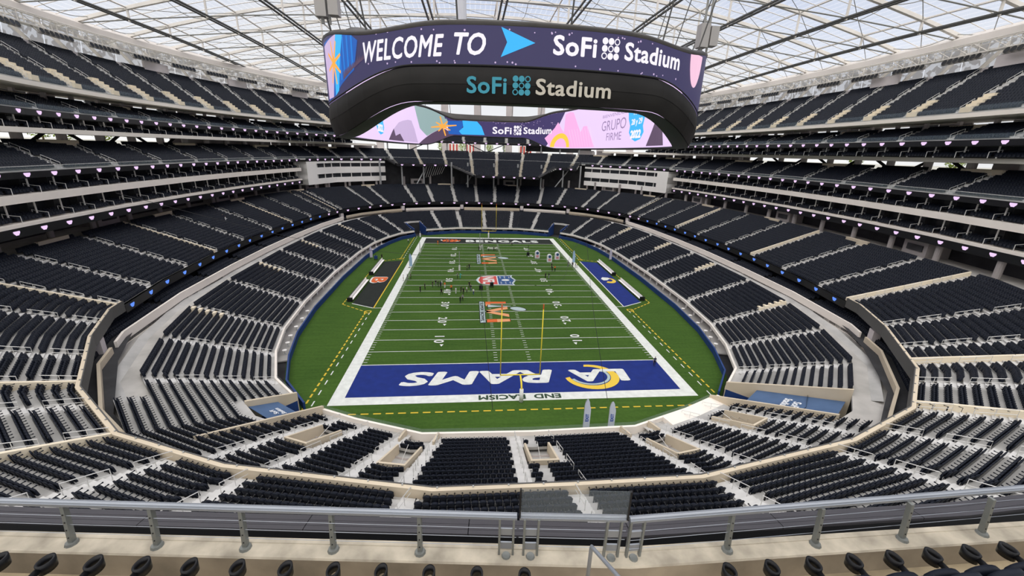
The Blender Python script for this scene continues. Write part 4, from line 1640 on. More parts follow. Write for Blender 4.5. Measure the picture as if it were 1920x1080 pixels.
# ------------------------------------------------------------------ hanging oval video board
VBV = [(0, -5.0), (9, -4.2), (15.6, -1.8), (20.8, 2.3), (25.0, 8.6), (27.7, 16.5), (29.5, 29), (30.4, 55.5)]
_vb = VBV + [(x, 111 - y) for x, y in VBV[:-1][::-1]]
_vb = _vb + [(-x, y) for x, y in _vb[1:-1][::-1]]
VB = Ring(_vb, closed=True, step=1.2, smooth=2)
# corner cutting moves the start: s is measured from the first smoothed vertex, so look positions up by point


def wside(P):
    t = np.clip((np.abs(P[:, 0]) - 13.0) / 12.5, 0, 1)
    return t * t * (3 - 2 * t)


def zl(P): return 37.9 - 3.5 * wside(P)
def zob(P): return 41.4 - 2.75 * wside(P)
def zot(P): return 44.9 + 1.2 * wside(P) - 0.9 * np.exp(-((np.abs(P[:, 0]) - 19.0) / 5.0) ** 2) * (P[:, 1] < 30)
def zit(P): return 43.3 + 2.9 * wside(P)


board = empty('video_board', (0, 0, 0), label='huge oval double sided video board hanging above the field', cat='video board')
ss, P, N = VB.samples()
LEDNAVY = led('navy', (0.042, 0.036, 0.105), 1.0)
SHELL = mat('charcoal shell panel', (0.016, 0.0145, 0.013), 0.5, noise=(0.25, 0.25), spec=0.25)
CAPM = mat('grey cap panel', (0.055, 0.05, 0.045), 0.5, noise=(0.3, 0.2))


def strip(cols, lo=0, hi=None):
    """cols: list of (d, zarray) -> verts, faces across the ring"""
    hi = len(ss) if hi is None else hi
    m = len(cols)
    V = []
    for i in range(lo, hi):
        for d, z in cols:
            p = P[i] + N[i] * d
            V.append((p[0], p[1], z[i]))
    F = []
    for i in range(hi - lo - 1):
        for j in range(m - 1):
            F.append((i * m + j, (i + 1) * m + j, (i + 1) * m + j + 1, i * m + j + 1))
    return V, F


def strip_obj(name, cols, m, lo=0, hi=None, smooth=True):
    V, F = strip(cols, lo, hi)
    return link_mesh(name, make_mesh(name, V, F, m, smooth), board)


ZL, ZOB, ZOT, ZIT = zl(P), zob(P), zot(P), zit(P)
strip_obj('outer_screen', [(0.0, ZOB), (0.0, ZOT)], LEDNAVY)
strip_obj('inner_screen', [(-2.4, ZIT), (-2.4, ZL + .25)], led('orchid', (0.83, 0.63, 0.95), 1.0))
strip_obj('top_cap', [(0.02, ZOT - .02), (0.12, ZOT + .25), (-.35, ZOT + .55), (-1.4, ZOT + .6), (-2.3, ZIT + .75), (-2.75, ZIT + .3), (-2.42, ZIT)], CAPM)
strip_obj('bottom_lip', [(-.55, ZL), (-1.2, ZL - .12), (-2.6, ZL - .05), (-2.75, ZL + .1), (-2.42, ZL + .27)], mat('black lip', (0.012, 0.012, 0.012), 0.5))
strip_obj('screen_edge', [(0.02, ZOB + .02), (0.10, ZOB - .06), (0.0, ZOB - .16)], MATS['black lip'])
strip_obj('core', [(-.5, ZOB), (-.9, ZL + .2)], MATS['black lip'])
# charcoal shell between the outer screen and the lower lip, panel by panel
step = 4
for i in range(0, len(ss) - 1, step):
    h = min(i + step + 1, len(ss))
    for a, b in ((0.02, .5), (.51, .985)):
        def prof(t):
            return -0.05 - .5 * t ** 2 + .25 * math.sin(math.pi * t)
        cols = [(prof(t), ZOB - .16 - (ZOB - .16 - ZL) * t) for t in np.linspace(a, b, 4)]
        strip_obj('shell_panel', cols, SHELL, i, h)


def on_ring(s, z, d):
    p = VB.at(s % VB.L, d)
    return (p[0], p[1], z)


S_NEAR = VB.near_s(0, -3)
S_FAR = VB.near_s(0, 118)
KU = 0.94


def wrap_poly(name, V2, F, m, s0, z0, d, inward=False, zslope=None, label=None, parent=None):
    """bend flat 2-D art round the board: u runs to the viewer's right"""
    V = []
    if s0 == S_NEAR:
        V2 = [(q[0] * KU - .55, q[1] * KU, *q[2:]) for q in V2]
        z0 = 33.16 + (z0 - 33.16) * KU
    for q in V2:
        u, v = q[0], q[1]
        l = q[2] if len(q) > 2 else 0.0
        s = s0 + (-u if inward else u)
        z = z0 + v
        pt = VB.at(s % VB.L)[None, :]
        if s0 == S_NEAR and d < .3:
            z = min(max(z, float(zob(pt)[0]) + .03), float(zot(pt)[0]) - .03)
        V.append(on_ring(s, z, d - l if inward else d + l))
    o = link_mesh(name, make_mesh(name, V, F, m), parent or board)
    return tag(o, label)


LEDW = led('white', (0.93, 0.88, 0.97), 1.0)
LEDC = led('cyan', (0.04, 0.47, 0.95), 1.0)
LEDO = led('orange', (0.98, 0.42, 0.06), 1.0)
LEDB = led('blue', (0.01, 0.11, 0.47), 1.0)
LEDT = led('sage', (0.30, 0.42, 0.42), 1.0)
LEDP = led('pink', (0.93, 0.45, 0.80), 1.0)
LEDY = led('yellow', (0.97, 0.62, 0.06), 1.0)
LEDD = led('dim plum', (0.10, 0.06, 0.11), 1.0)
LEDV = led('lilac', (0.58, 0.44, 0.68), 1.0)
LEDN2 = led('violet navy', (0.05, 0.035, 0.13), 1.0)


def poly_obj(name, pts, m, s0, z0, d, inward=False, label=None):
    # split long polygons into fine strips so they follow the curve
    bm = bmesh.new()
    vs = [bm.verts.new((u, v, 0)) for u, v in pts]
    f = bm.faces.new(vs)
    bmesh.ops.triangulate(bm, faces=[f])
    umin, umax = min(p[0] for p in pts), max(p[0] for p in pts)
    for c in np.arange(math.ceil(umin / 1.5) * 1.5, umax, 1.5):
        g = bm.verts[:] + bm.edges[:] + bm.faces[:]
        bmesh.ops.bisect_plane(bm, geom=g, plane_co=(c, 0, 0), plane_no=(1, 0, 0))
    bm.verts.index_update()
    V2 = [(v.co.x, v.co.y) for v in bm.verts]
    F = [tuple(v.index for v in q.verts) for q in bm.faces]
    bm.free()
    return wrap_poly(name, V2, F, m, s0, z0, d, inward, label=label)


def circle_pts(u, v, r, n=20):
    return [(u + r * math.cos(2 * math.pi * k / n), v + r * math.sin(2 * math.pi * k / n)) for k in range(n)]


def dot_logo(name, u0, v0, pitch, m, s0, z0, d, inward=False):
    """three by three grid of dots, three of them open rings"""
    r = pitch * .47
    for i in range(3):
        for j in range(3):
            u, v = u0 + (i - 1) * pitch, v0 + (1 - j) * pitch
            if (i, j) in ((2, 0), (1, 1), (0, 2)):
                n = 18
                V2 = circle_pts(u, v, r, n) + circle_pts(u, v, r * .66, n)
                F = [(k, (k + 1) % n, n + (k + 1) % n, n + k) for k in range(n)]
                wrap_poly(name, V2, F, m, s0, z0, d, inward)
            else:
                wrap_poly(name, circle_pts(u, v, r), [tuple(range(20))], m, s0, z0, d, inward)


def word(name, txt, uc, vc, h, m, s0, z0, d, width, shear=0.0, bold=0.03, inward=False, tilt=0.0, label=None, spacing=1.0):
    V2, F = text_mesh2d(txt, h, shear, bold, spacing, width)
    V2[:, 1] -= h / 2
    V2 = np.column_stack([V2[:, 0] + uc, V2[:, 1] + vc + tilt * V2[:, 0], V2[:, 2]])
    return wrap_poly(name, V2, F, m, s0, z0, d, inward, label=label)

# outer screen art
word('screen_lettering', 'WELCOME', -15.0, 0.0, 2.15, LEDW, S_NEAR, 43.65, 0.05, 10.6, shear=0.25, bold=0.022, spacing=1.08, tilt=0.03, label='white slanted lettering WELCOME on the screen')
word('screen_lettering', 'TO', -6.9, 0.0, 2.15, LEDW, S_NEAR, 43.95, 0.05, 3.4, shear=0.25, bold=0.022, label='white slanted lettering TO on the screen')
poly_obj('screen_arrow', [(-3.6, 1.4), (-2.95, 0), (-3.6, -1.42), (0.05, 0.05)], LEDC, S_NEAR, 44.12, 0.05, label='bright blue arrow on the screen')
word('screen_lettering', 'SoFi', 4.45, 0.0, 1.95, LEDW, S_NEAR, 44.2, 0.05, 4.9, bold=0.03, spacing=1.06, label='white lettering SoFi on the screen')
dot_logo('screen_dots', 8.55, 0.0, 0.72, LEDW, S_NEAR, 44.15, 0.05)
word('screen_lettering', 'Stadium', 14.65, 0.0, 1.85, LEDW, S_NEAR, 44.1, 0.05, 8.7, bold=0.028, spacing=1.06, tilt=-0.02, label='white lettering Stadium on the screen')
poly_obj('screen_art', [(-33, -5.2), (-28.6, -4.9), (-26, -3.8), (-22.4, -2.5), (-21.3, 0.5), (-22.4, 1.75), (-24.4, 1.8), (-33, 1.9)], LEDB, S_NEAR, 44.3, 0.04)
for k in range(5):
    u = -27.0 + k * 1.05
    poly_obj('screen_art', [(u, -3.6 + .3 * k), (u + .35, -3.6 + .3 * k), (u + .45, 1.3), (u + .1, 1.3)], led('mid blue', (0.01, 0.2, 0.68)), S_NEAR, 44.3, 0.05)
poly_obj('screen_art', [(-33, 1.5), (-26.5, 1.9), (-25.2, 1.0), (-28, -1.5), (-29.6, -5), (-33, -5)], LEDV, S_NEAR, 44.3, 0.055)
poly_obj('screen_art', [(-28.4, -4.9), (-27, -4.4), (-25.8, -1), (-24.6, 1.8), (-26.6, 1.85), (-27.9, -.6)], LEDC, S_NEAR, 44.3, 0.06)
for a in range(8):
    an = a * math.pi / 4 + .25
    c, s_ = math.cos(an), math.sin(an)
    L = 2.6
    poly_obj('screen_star', [(-28.1 + L * c - .16 * s_, L * s_ + .16 * c), (-28.1 - .25 * s_, .25 * c), (-28.1 + .25 * s_, -.25 * c), (-28.1 + L * c + .16 * s_, L * s_ - .16 * c)], LEDO, S_NEAR, 43.2, 0.07)
for k in range(14):
    u = -25.2 + .35 * k
    poly_obj('screen_art', [(u, -3.3 + .13 * k), (u + .42, -3.2 + .13 * k), (u + .3, -2.4 + .09 * k + .5 * rng.random()), (u + .1, -2.5 + .09 * k)], LEDD, S_NEAR, 44.3, 0.065)
poly_obj('screen_art', [(23.7 + 2.3 * math.cos(t), 1.6 + 3.9 * min(math.sin(t), 0)) for t in np.linspace(math.pi, 2 * math.pi, 18)], led('rose', (0.9, 0.55, 0.72)), S_NEAR, 44.0, 0.05)
for k in range(40):
    u, v = rng.uniform(-20, 20), rng.choice([rng.uniform(1.35, 1.6), rng.uniform(-1.75, -1.5)])
    wrap_poly('screen_speck', circle_pts(u, v, .07 + .05 * rng.random(), 6), [tuple(range(6))], LEDV, S_NEAR, 43.75, 0.05)
poly_obj('screen_seam', [(19.2, -1.6), (19.26, -1.6), (19.26, 1.6), (19.2, 1.6)], LEDNAVY, S_NEAR, 43.9, 0.06)
# raised sign letters on the charcoal shell
SIGNB = mat('teal sign face', (0.045, 0.25, 0.32), 0.5, emit=(0.03, 0.20, 0.27), emit_s=0.25)
SIGNW = mat('cream sign face', (0.62, 0.57, 0.47), 0.5)


def shell_word(txt, uc, z, h, m, width, label):
    word('sign_lettering', txt, uc, 0, h, m, S_NEAR, z, 0.42, width, bold=0.024, spacing=1.06, label=label)


shell_word('SoFi', -5.05, 39.95, 1.7, SIGNB, 4.3, 'teal lettering SoFi on the dark shell')
dot_logo('sign_dots', -1.3, 0, .66, SIGNB, S_NEAR, 39.95, .42)
shell_word('Stadium', 4.55, 39.98, 1.65, SIGNW, 8.6, 'cream lettering Stadium on the dark shell')

# inner screen art (seen across the opening)
SI = S_FAR
D_ = -2.46


def inner(name, pts, m, d=D_, label=None):
    return poly_obj(name, [(u, v - 40) for u, v in pts], m, SI, 40.0, d, True, label)


zin = lambda u: None
# navy ground of the narrow far end, clipped to the panel by following its edges
def edge_pts(u0, u1, top):
    out = []
    for u in np.linspace(u0, u1, 24):
        p = VB.at((SI - u) % VB.L)
        a = np.array([p])
        out.append((u, (zit(a)[0] - .02) if top else (zl(a)[0] + .27)))
    return out


inner('screen_ground', edge_pts(-19, 36, True) + edge_pts(-15, 25, False)[::-1], LEDN2)
inner('screen_art', edge_pts(-38, -18.5, True) + [(-16, 41.5), (-20.4, 40.2), (-28.8, 37.3), (-33.8, 39.5)], LEDT)
inner('screen_art', edge_pts(-35, -14, False)[::1] + [(-18.5, 40.0), (-20, 40.3), (-26, 38.2)], LEDD)
inner('screen_art', [(-68, 35.2), (-63.5, 38), (-57, 39.9), (-51.6, 40.7), (-45, 41.4), (-41.3, 41.4), (-38.5, 39), (-35.8, 35)], LEDV)
inner('screen_art', [(-71, 35.0), (-66, 37.2), (-64, 38), (-62, 36.2), (-56, 37.0), (-52, 35.4), (-51, 35.0)], LEDD, D_ - .04)
inner('screen_art', [(-17.5, 42.9), (-10.9, 43.1), (-9.0, 42.0), (-11, 41), (-11.5, 38.4), (-17, 38.4)], LEDB, D_ - .03)
inner('screen_art', [(-10.9, 43.3), (-5, 43.2), (-3.2, 41.5), (-2.0, 38.6), (-11.2, 38.5), (-12.4, 39.6), (-10.5, 41)], LEDC, D_ - .05)
for a in range(8):
    an = a * math.pi / 4 + .2
    c, s_ = math.cos(an), math.sin(an)
    L = 3.4 if a % 2 else 5.2
    c *= 1.25
    inner('screen_star', [(-19.8 + L * c - .3 * s_, 40.9 + L * .62 * s_ + .14 * c), (-19.8 - .4 * s_, 40.9 + .3 * c), (-19.8 + .4 * s_, 40.9 - .3 * c), (-19.8 + L * c + .3 * s_, 40.9 + L * .62 * s_ - .14 * c)], LEDO, D_ - .09)
word('screen_lettering', 'SoFi', 4.9, 0, 2.5, LEDW, SI, 40.5, D_ - .04, 7.6, bold=.028, spacing=1.06, inward=True, label='white lettering SoFi on the inner screen')
dot_logo('screen_dots', 11.2, 0, 1.12, LEDW, SI, 40.6, D_ - .04, True)
word('screen_lettering', 'Stadium', 20.7, 0, 2.4, LEDW, SI, 40.7, D_ - .04, 14.0, bold=.028, spacing=1.06, inward=True, label='white lettering Stadium on the inner screen')
inner('screen_art', [(24, 38.0), (29.4, 41.3), (31.5, 43.2), (34, 41), (36, 39.8), (36.5, 45.4), (40, 45.9), (43, 45.6), (47, 42), (50.5, 39.4), (53, 41), (56.5, 40.9), (60, 38.2), (64.5, 35.0), (44, 34.8), (27, 35.2)], LEDP, D_ - .03)
arc = arc_band(34.2, 35.0, 6.9, 4.4, 0, 180, sy=.66, n=16)
inner('screen_arc', [q[0] for q in arc] + [arc[-1][1]] + [arc[-1][2]] + [q[3] for q in arc[::-1]], LEDY, D_ - .07)
for txt, uc, vc, h, w in (('GRUPO', 79.0, 40.1, 2.4, 18.5), ('FIRME', 80, 37.4, 1.8, 11.5), ('BIENVENIDOS', 79, 42.4, .7, 18)):
    word('screen_lettering', txt, uc, 0, h, led('plum outline', (0.32, 0.22, 0.40)), SI, vc, D_ - .04, w, bold=0, inward=True, label='dark lettering %s on the inner screen' % txt)
for side in (1, -1):
    uo = 0 if side > 0 else -176.0
    inner('screen_blob', [(u + uo, v) for u, v in [(89.2, 42.3), (94, 42.6), (99.5, 42.0), (99.9, 40.3), (99.3, 38.8), (100.2, 37.6), (98.6, 36.3), (95.5, 35.9), (92.8, 36.5), (90.9, 37.8), (91.2, 39.2), (89.8, 40.6)]], LEDC, D_ - .03)
    word('screen_lettering', '2022', 95.4 + uo, 0, 1.7, LEDW, SI, 37.5, D_ - .06, 6.6, bold=.06, inward=True, label='white lettering 2022 on the inner screen')
    word('screen_lettering', '28 y 29', 95.4 + uo, 0, 1.2, LEDW, SI, 39.9, D_ - .06, 6.8, bold=.03, inward=True, label='white lettering 28 y 29 on the inner screen')
    word('screen_lettering', 'MAY', 95.0 + uo, 0, .9, LEDW, SI, 41.7, D_ - .06, 4.0, bold=.03, inward=True)
inner('screen_art', [(102.5, 34.9), (104, 36.5), (107, 39.9), (109, 38.5), (111.2, 37.6), (113, 34.9)], LEDD, D_ - .03)
for k in range(9):
    u = 44 + k * 2.4
    inner('screen_line', [(u, 35.2), (u + .2, 35.2), (u - 4.4 + .4, 40.5), (u - 4.6 + .4, 40.5)], led('pale pink', (0.95, 0.68, 0.9)), D_ - .05)
for k in range(30):
    u, v = rng.uniform(-1, 33), rng.uniform(42.2, 43.8)
    wrap_poly('screen_speck', circle_pts(u, 0, .14, 6), [tuple(range(6))], LEDV, SI, v, D_ - .05, True)

# suspension: cables, hanging masts and grey equipment boxes
for k, s in enumerate(np.arange(0, VB.L, VB.L / 26)):
    p = VB.at(s, -1.2)
    zt = float(zot(np.array([p]))[0]) + .5
    m = MB()
    m.tube([(p[0], p[1], zt), (p[0] * 1.12, YM + (p[1] - YM) * 1.06, zlow(p[0] * 1.12, p[1]) + .5)], .09, 4)
    m.build('hanger_cable', CABLE, board)
for i, (x, y, z, nm) in enumerate(((-25.6, 11.0, 49.4, 'left'), (26.5, 14.0, 49.2, 'right'))):
    e = empty('speaker_cluster', (x, y, z), label='grey box shaped speaker cluster hanging above the %s corner of the video board' % nm, cat='speaker', group='hanging speaker clusters')
    m = MB()
    m.tube([(0, 0, 1.5), (0, 0, zlow(x, y) - z + 1)], .16, 6)
    m.tube([(.9, 0.2, 1.5), (.9, .2, zlow(x, y) - z + 1)], .16, 6)
    m.build('hanger', CABLEL, e)
    for j, (dx, h, w) in enumerate(((0, 3.0, 1.3), (1.5, 2.5, 1.2))):
        m = MB()
        m.box((dx, 0.1 * j, .6), (w, 1.4, h))
        m.build('cabinet', LAMPB, e)
    m = MB()
    m.tube([(0, 0, -.8), (0, 0, -1.6)], .22, 6)
    m.tube([(.9, 0, -.6), (.9, 0, -1.6)], .15, 6)
    m.build('bracket', CABLEL, e)
mast = MB()
mast.tube([(-8.5, 30, 47), (-8.5, 30, 72)], .85, 14)
o = mast.build('hanging_mast', mat('pale mast', (0.66, 0.68, 0.70), 0.5))
tag(o, 'thick pale vertical mast rising into the roof above the video board lettering', 'mast')

# ------------------------------------------------------------------ foreground: parapet, guard rails, first seat row
NEARP = Ring([(-26, -44.8), (-22, -45.75), (-12.9, -46.72), (-4.95, -47.5), (1.0, -47.50), (9, -47.1), (16, -46.2)], closed=False, step=1.0)
LZ4 = 28.4
fore = empty('wall_parapet', label='weathered cream concrete parapet in front of the viewer', cat='parapet', kind='structure')
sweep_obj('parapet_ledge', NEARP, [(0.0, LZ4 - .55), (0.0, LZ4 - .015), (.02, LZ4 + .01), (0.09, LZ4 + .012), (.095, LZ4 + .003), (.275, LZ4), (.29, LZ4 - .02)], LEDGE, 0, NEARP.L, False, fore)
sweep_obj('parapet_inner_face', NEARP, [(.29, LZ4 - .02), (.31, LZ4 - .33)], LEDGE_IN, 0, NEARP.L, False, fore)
sweep_obj('gangway', NEARP, [(.31, LZ4 - .33), (1.6, LZ4 - .33), (1.6, LZ4 + .1), (2.4, LZ4 + .1)], mat('stained tread', (0.42, 0.34, 0.22), 0.9, noise=(1.3, 0.35)), 0, NEARP.L, False, fore)
led2 = empty('ribbon_housing', label='long grey panelled housing of the fascia board below the guard rail', cat='fascia housing')
s = 0.0
PANM = mat('purple grey panel', (0.06, 0.057, 0.064), 0.5, noise=(0.8, 0.1))
while s < NEARP.L - .1:
    e = min(s + 2.4, NEARP.L)
    for d0, d1, z0, z1 in ((-.86, -.755, 27.78, 27.80), (-.75, -.645, 27.80, 27.82), (-.64, -.56, 27.82, 27.83)):
        sweep_obj('housing_panel', NEARP, [(d0, z0), (d0, z0 + .05), (d1, z1 + .05), (d1, z1)], PANM, s + .006, e - .006, True, led2)
    s = e
sweep_obj('housing_face', NEARP, [(-.86, 26.6), (-.86, 27.80)], BLACKP, 0, NEARP.L, False, led2)
sweep_obj('housing_gap', NEARP, [(-.56, 27.6), (0.0, 27.6)], BLACKP, 0, NEARP.L, False, led2)

RAILM = mat('brushed grey rail', (0.30, 0.32, 0.35), 0.42, metal=0.5, noise=(2, 0.06))
POSTM = mat('cast grey post', (0.22, 0.23, 0.215), 0.5, metal=0.4, noise=(4, 0.1))


def guard(label, posts, pairs, ends, rail_h=.57):
    """one guard rail: leaning drilled posts, top rail, three wires"""
    p0, p1 = ends
    g = empty('guard_rail', (p0[0], p0[1], LZ4), label=label, cat='railing', group='guard rails on the parapet')
    def L(p, dz=0.0, dy=0.0):
        return (p[0] - p0[0], p[1] - p0[1] + dy, dz)
    m = MB()
    t = np.array([p1[0] - p0[0], p1[1] - p0[1]])
    rz = math.atan2(t[1], t[0])
    nx = np.array([-math.sin(rz), math.cos(rz)])
    c = (np.array(p0) + np.array(p1)) / 2
    m.box((c[0] - p0[0] + nx[0] * .05, c[1] - p0[1] + nx[1] * .05, rail_h), (np.linalg.norm(t), .085, .035), rz)
    m.tube([L(p0, rail_h + .01, .05), L(p1, rail_h + .01, .05)], .032, 8)
    m.build('top_rail', RAILM, g)
    for k, h in enumerate((.13, .27, .41)):
        m = MB()
        m.tube([L(p0, h, .02), L(p1, h, .02)], .004, 4)
        m.build('wire', RAILM, g)
    for p in posts:
        q = np.array(p) - np.array(p0)
        m = MB()
        # tapering flat post leaning out
        for z0, z1, w0, w1, d0, d1 in ((0.0, rail_h - .02, .055, .045, 0.0, .05),):
            V = []
            for z, w, d in ((z0, w0, d0), (z1, w1, d1)):
                for a, b in ((-w / 2, -.03), (w / 2, -.03), (w / 2, .03), (-w / 2, .03)):
                    V.append((q[0] + a * math.cos(rz) - (b + d) * math.sin(rz), q[1] + a * math.sin(rz) + (b + d) * math.cos(rz), z))
            m.add(V, [(3, 2, 1, 0), (4, 5, 6, 7), (0, 1, 5, 4), (1, 2, 6, 5), (2, 3, 7, 6), (3, 0, 4, 7)])
        po = m.build('post', POSTM, g)
        m = MB()
        m.tube([(q[0], q[1] - .01, -.005), (q[0], q[1] - .01, .03)], [.075, .06], 10)
        m.build('base_plate', POSTM, g)
        for k in range(4):
            m = MB()
            z = .1 + k * .11
            m.tube([(q[0] + nx[0] * (.05 * z / rail_h - .036), q[1] + nx[1] * (.05 * z / rail_h - .036), z), (q[0] + nx[0] * (.05 * z / rail_h - .03), q[1] + nx[1] * (.05 * z / rail_h - .03), z)], .009, 6)
            m.build('bolt_hole', BLACKP, po)
    for a in pairs:
        q = np.array(a) - np.array(p0)
        m = MB()
        for dx in (-.085, .085):
            m.box((q[0] + dx * math.cos(rz), q[1] + dx * math.sin(rz) + .03, rail_h / 2), (.026, .045, rail_h), rz)
        m.build('post_pair', POSTM, g)
        for z in (.14, .36):
            m = MB()
            m.box((q[0], q[1] + .035, z), (.14, .02, .10), rz)
            m.build('latch_plate', RAILM, g)
        m = MB()
        m.tube([(q[0], q[1], -.005), (q[0], q[1], .02)], [.06, .05], 10)
        m.build('base_plate', POSTM, g)
    return g


def lerp(a, b, t):
    return (a[0] + (b[0] - a[0]) * t, a[1] + (b[1] - a[1]) * t)


LP0, LP1 = (-25.5, -45.05), (-6.37, -47.53)
lposts = [(-11.82 - 1.08 * k, -46.98 + .11 * k) for k in range(12, -1, -1)] + [(-10.77, -47.09), (-9.69, -47.19), (-8.61, -47.29), (-7.54, -47.40)]
lposts = [p for p in lposts if p[0] > -25]
g1 = guard('long grey guard rail with leaning posts on the parapet, ending at the glass gate', [p for p in lposts], [(-6.48, -47.53)], ((-12.9 - 11, -46.88 + 1.12), (-6.36, -47.53)))
g2 = guard('short middle guard rail section below the clear glass panel', [], [(-6.18, -47.56), (-5.18, -47.65)], ((-6.33, -47.53), (-5.03, -47.65)))
g3 = guard('grey guard rail with leaning posts on the parapet right of the glass panel', [(-3.65, -47.64), (-2.43, -47.64), (-1.18, -47.65), (0.03, -47.65), (1.25, -47.6), (2.5, -47.55), (3.7, -47.5), (4.9, -47.4)], [(-4.9, -47.67)], ((-5.0, -47.67), (5.4, -47.42)))
m = MB()
t = np.array([-5.03 + 6.33, -47.65 + 47.53])
rz = math.atan2(t[1], t[0])
m.box((-5.68, -47.57, LZ4 + .60 + .20), (np.linalg.norm(t), .014, .42), rz)
gp = m.build('glass_panel', GLASS)
tag(gp, 'clear upright glass panel standing on the middle guard rail', 'glass panel')
m = MB()
for e in (-1, 1):
    m.box((-5.68 + e * .65 * math.cos(rz), -47.57 + e * .65 * math.sin(rz), LZ4 + .8), (.02, .03, .43), rz)
m.build('edge_clip', BLACKP, gp)
gp.data.materials[0] = set_glass('smoked clear glass', (0.32, 0.36, 0.38), 0.12)

# sloping handrail of the aisle stairs
m = MB()
hr = empty('stair_handrail', (-5.62, -48.10, 28.07), label='bent grey tube handrail rising from the stairs at the bottom edge', cat='handrail')
m.tube([(0, .02, -.05), (0, .02, 1.05), (0.0, .01, 1.09), (.012, -.06, 1.12), (.10, -.50, 1.31), (.30, -1.5, 1.73)], .021, 10)
m.build('tube', RAILM, hr, True)
m = MB()
m.tube([(.22, -1.1, .4), (.22, -1.1, 1.55)], .02, 8)
m.build('upright', RAILM, hr)

# front row seats with loop cup holders
CUPM = mat('black cup holder plastic', (0.006, 0.006, 0.007), 0.4, spec=0.25)
cupm = MB()
# arm reaching forward (+y) ending in an open loop
arm = [(0, -.34, -.10), (0, -.16, -.03), (0, .04, 0.0)]
cupm.tube(arm, [.042, .034, .026], 8)
n = 18
for zz0, zz1 in ((-.065, .035),):
    V, F = [], []
    for k in range(n):
        a = 2 * math.pi * k / n
        for rr, z in ((.062, zz0), (.066, zz1), (.048, zz1), (.046, zz0)):
            V.append((rr * .85 * math.cos(a), .105 + rr * 1.15 * math.sin(a), z))
    for k in range(n):
        k2 = (k + 1) % n
        for j in range(4):
            F.append((4 * k + j, 4 * k2 + j, 4 * k2 + (j + 1) % 4, 4 * k + (j + 1) % 4))
    cupm.add(V, F)
CUPME = cupm.mesh('cup_holder', CUPM, True)


def rounded_panel(w, h, t, bulge, n=8):
    """upholstered seat back: rounded top, bulging faces"""
    V, F = [], []
    m_ = 7
    for side in (-1, 1):
        for i in range(n + 1):
            for j in range(m_):
                u = i / n * 2 - 1
                v = j / (m_ - 1)
                hh = h * (1 - .16 * abs(u) ** 3)
                V.append((u * w / 2, side * (t / 2 + bulge * (1 - u * u) * math.sin(math.pi * min(1, v * .9 + .05))), v * hh))
    k = (n + 1) * m_
    for i in range(n):
        for j in range(m_ - 1):
            a = i * m_ + j
            F.append((a, a + m_, a + m_ + 1, a + 1))
            F.append((k + a, k + a + 1, k + a + m_ + 1, k + a + m_))
    for i in range(n):
        a = i * m_ + m_ - 1
        F.append((a, a + m_, k + a + m_, k + a))
        a = i * m_
        F.append((a, k + a, k + a + m_, a + m_))
    for j in range(m_ - 1):
        F.append((j, j + 1, k + j + 1, k + j))
        a = n * m_ + j
        F.append((a, k + a, k + a + 1, a + 1))
    return V, F


def nth(k):
    return '%d%s' % (k, 'th' if 10 <= k % 100 <= 20 else {1: 'st', 2: 'nd', 3: 'rd'}.get(k % 10, 'th'))


V, F = rounded_panel(.41, .46, .05, .03)
FBACK = make_mesh('backrest', V, F, SEAT, True)
V, F = rounded_panel(.42, .40, .06, .025)
FPAN = make_mesh('seat_pan', V, F, SEAT, True)
mm = MB()
mm.box((0, 0, -.3), (.05, .08, .6))
FLEG = mm.mesh('support', POSTM)
front_cups = [(-11.4 - .505 * k, -47.69 + .052 * k) for k in range(24, 0, -1)] + [(-11.4 + .505 * k, -47.69 - .052 * k) for k in range(0, 11)]
front_cups2 = [(-4.1 + .5 * k, -48.31 + (.003 * k)) for k in range(0, 18)]
FRONT_SEATS = [(p, 'l') for p in front_cups] + [(p, 'r') for p in front_cups2]
for i, ((x, y), w) in enumerate(FRONT_SEATS):
    rz = -.099 if w == 'l' else 0.012
    if x < -19 or x > 4.4:
        continue
    k = (len(front_cups) - i) if w == 'l' else (i - len(front_cups) + 1)
    lab = 'black front row seat with loop cup holder, %s place %s of the stair handrail' % (nth(k), 'left' if w == 'l' else 'right')
    o = empty('front_row_seat', (x, y, 28.2), rz, lab, 'seat', 'front row seats %s of the handrail' % ('left' if w == 'l' else 'right'))
    c = link_mesh('cup_holder', CUPME, o)
    c.location = (0, -.08, .665)
    c.scale = (1.2, 1.2, 1.2)
    b = link_mesh('backrest', FBACK, o)
    b.location = (.25, -.52, .46) if w == 'l' else (.25, -.32, .56)
    b.rotation_euler = (math.radians(12), 0, 0)
    b = link_mesh('seat_pan', FPAN, o)
    b.location = (.25, -.42, .44) if w == 'l' else (.25, -.22, .44)
    b.rotation_euler = (math.radians(4), 0, 0)
    b = link_mesh('support', FLEG, o)
    b.location = (0, -.3, .6)

# ------------------------------------------------------------------ stadium seats: 300 individuals nearest the viewer, the rest as one mass
def cam_px(P):
    d = P - CAM_POS
    c = d @ _f
    return 960 + FPX * (d @ _r) / c, 540 - FPX * (d @ _u) / c, c


def boxv(x0, x1, y0, y1, z0, z1):
    V = [(x, y, z) for z in (z0, z1) for x, y in ((x0, y0), (x1, y0), (x1, y1), (x0, y1))]
    return V


def shear_y(V, k, z0):
    return [(x, y - k * (z - z0), z) for x, y, z in V]


# far seat: slim back and folded pan
FV, FF = [], []
V = shear_y(boxv(-.235, .235, -.20, -.10, .20, .88), .20, .36)
FV += V
FF += [(4, 5, 6, 7), (0, 1, 5, 4), (1, 2, 6, 5), (2, 3, 7, 6), (3, 0, 4, 7)]
V = shear_y(boxv(-.225, .225, -.11, 0.08, .20, .72), .16, .30)
FF += [tuple(i + 8 for i in q) for q in [(4, 5, 6, 7), (1, 2, 6, 5), (2, 3, 7, 6), (3, 0, 4, 7)]]
FV += V
FV, FF = np.array(FV), FF

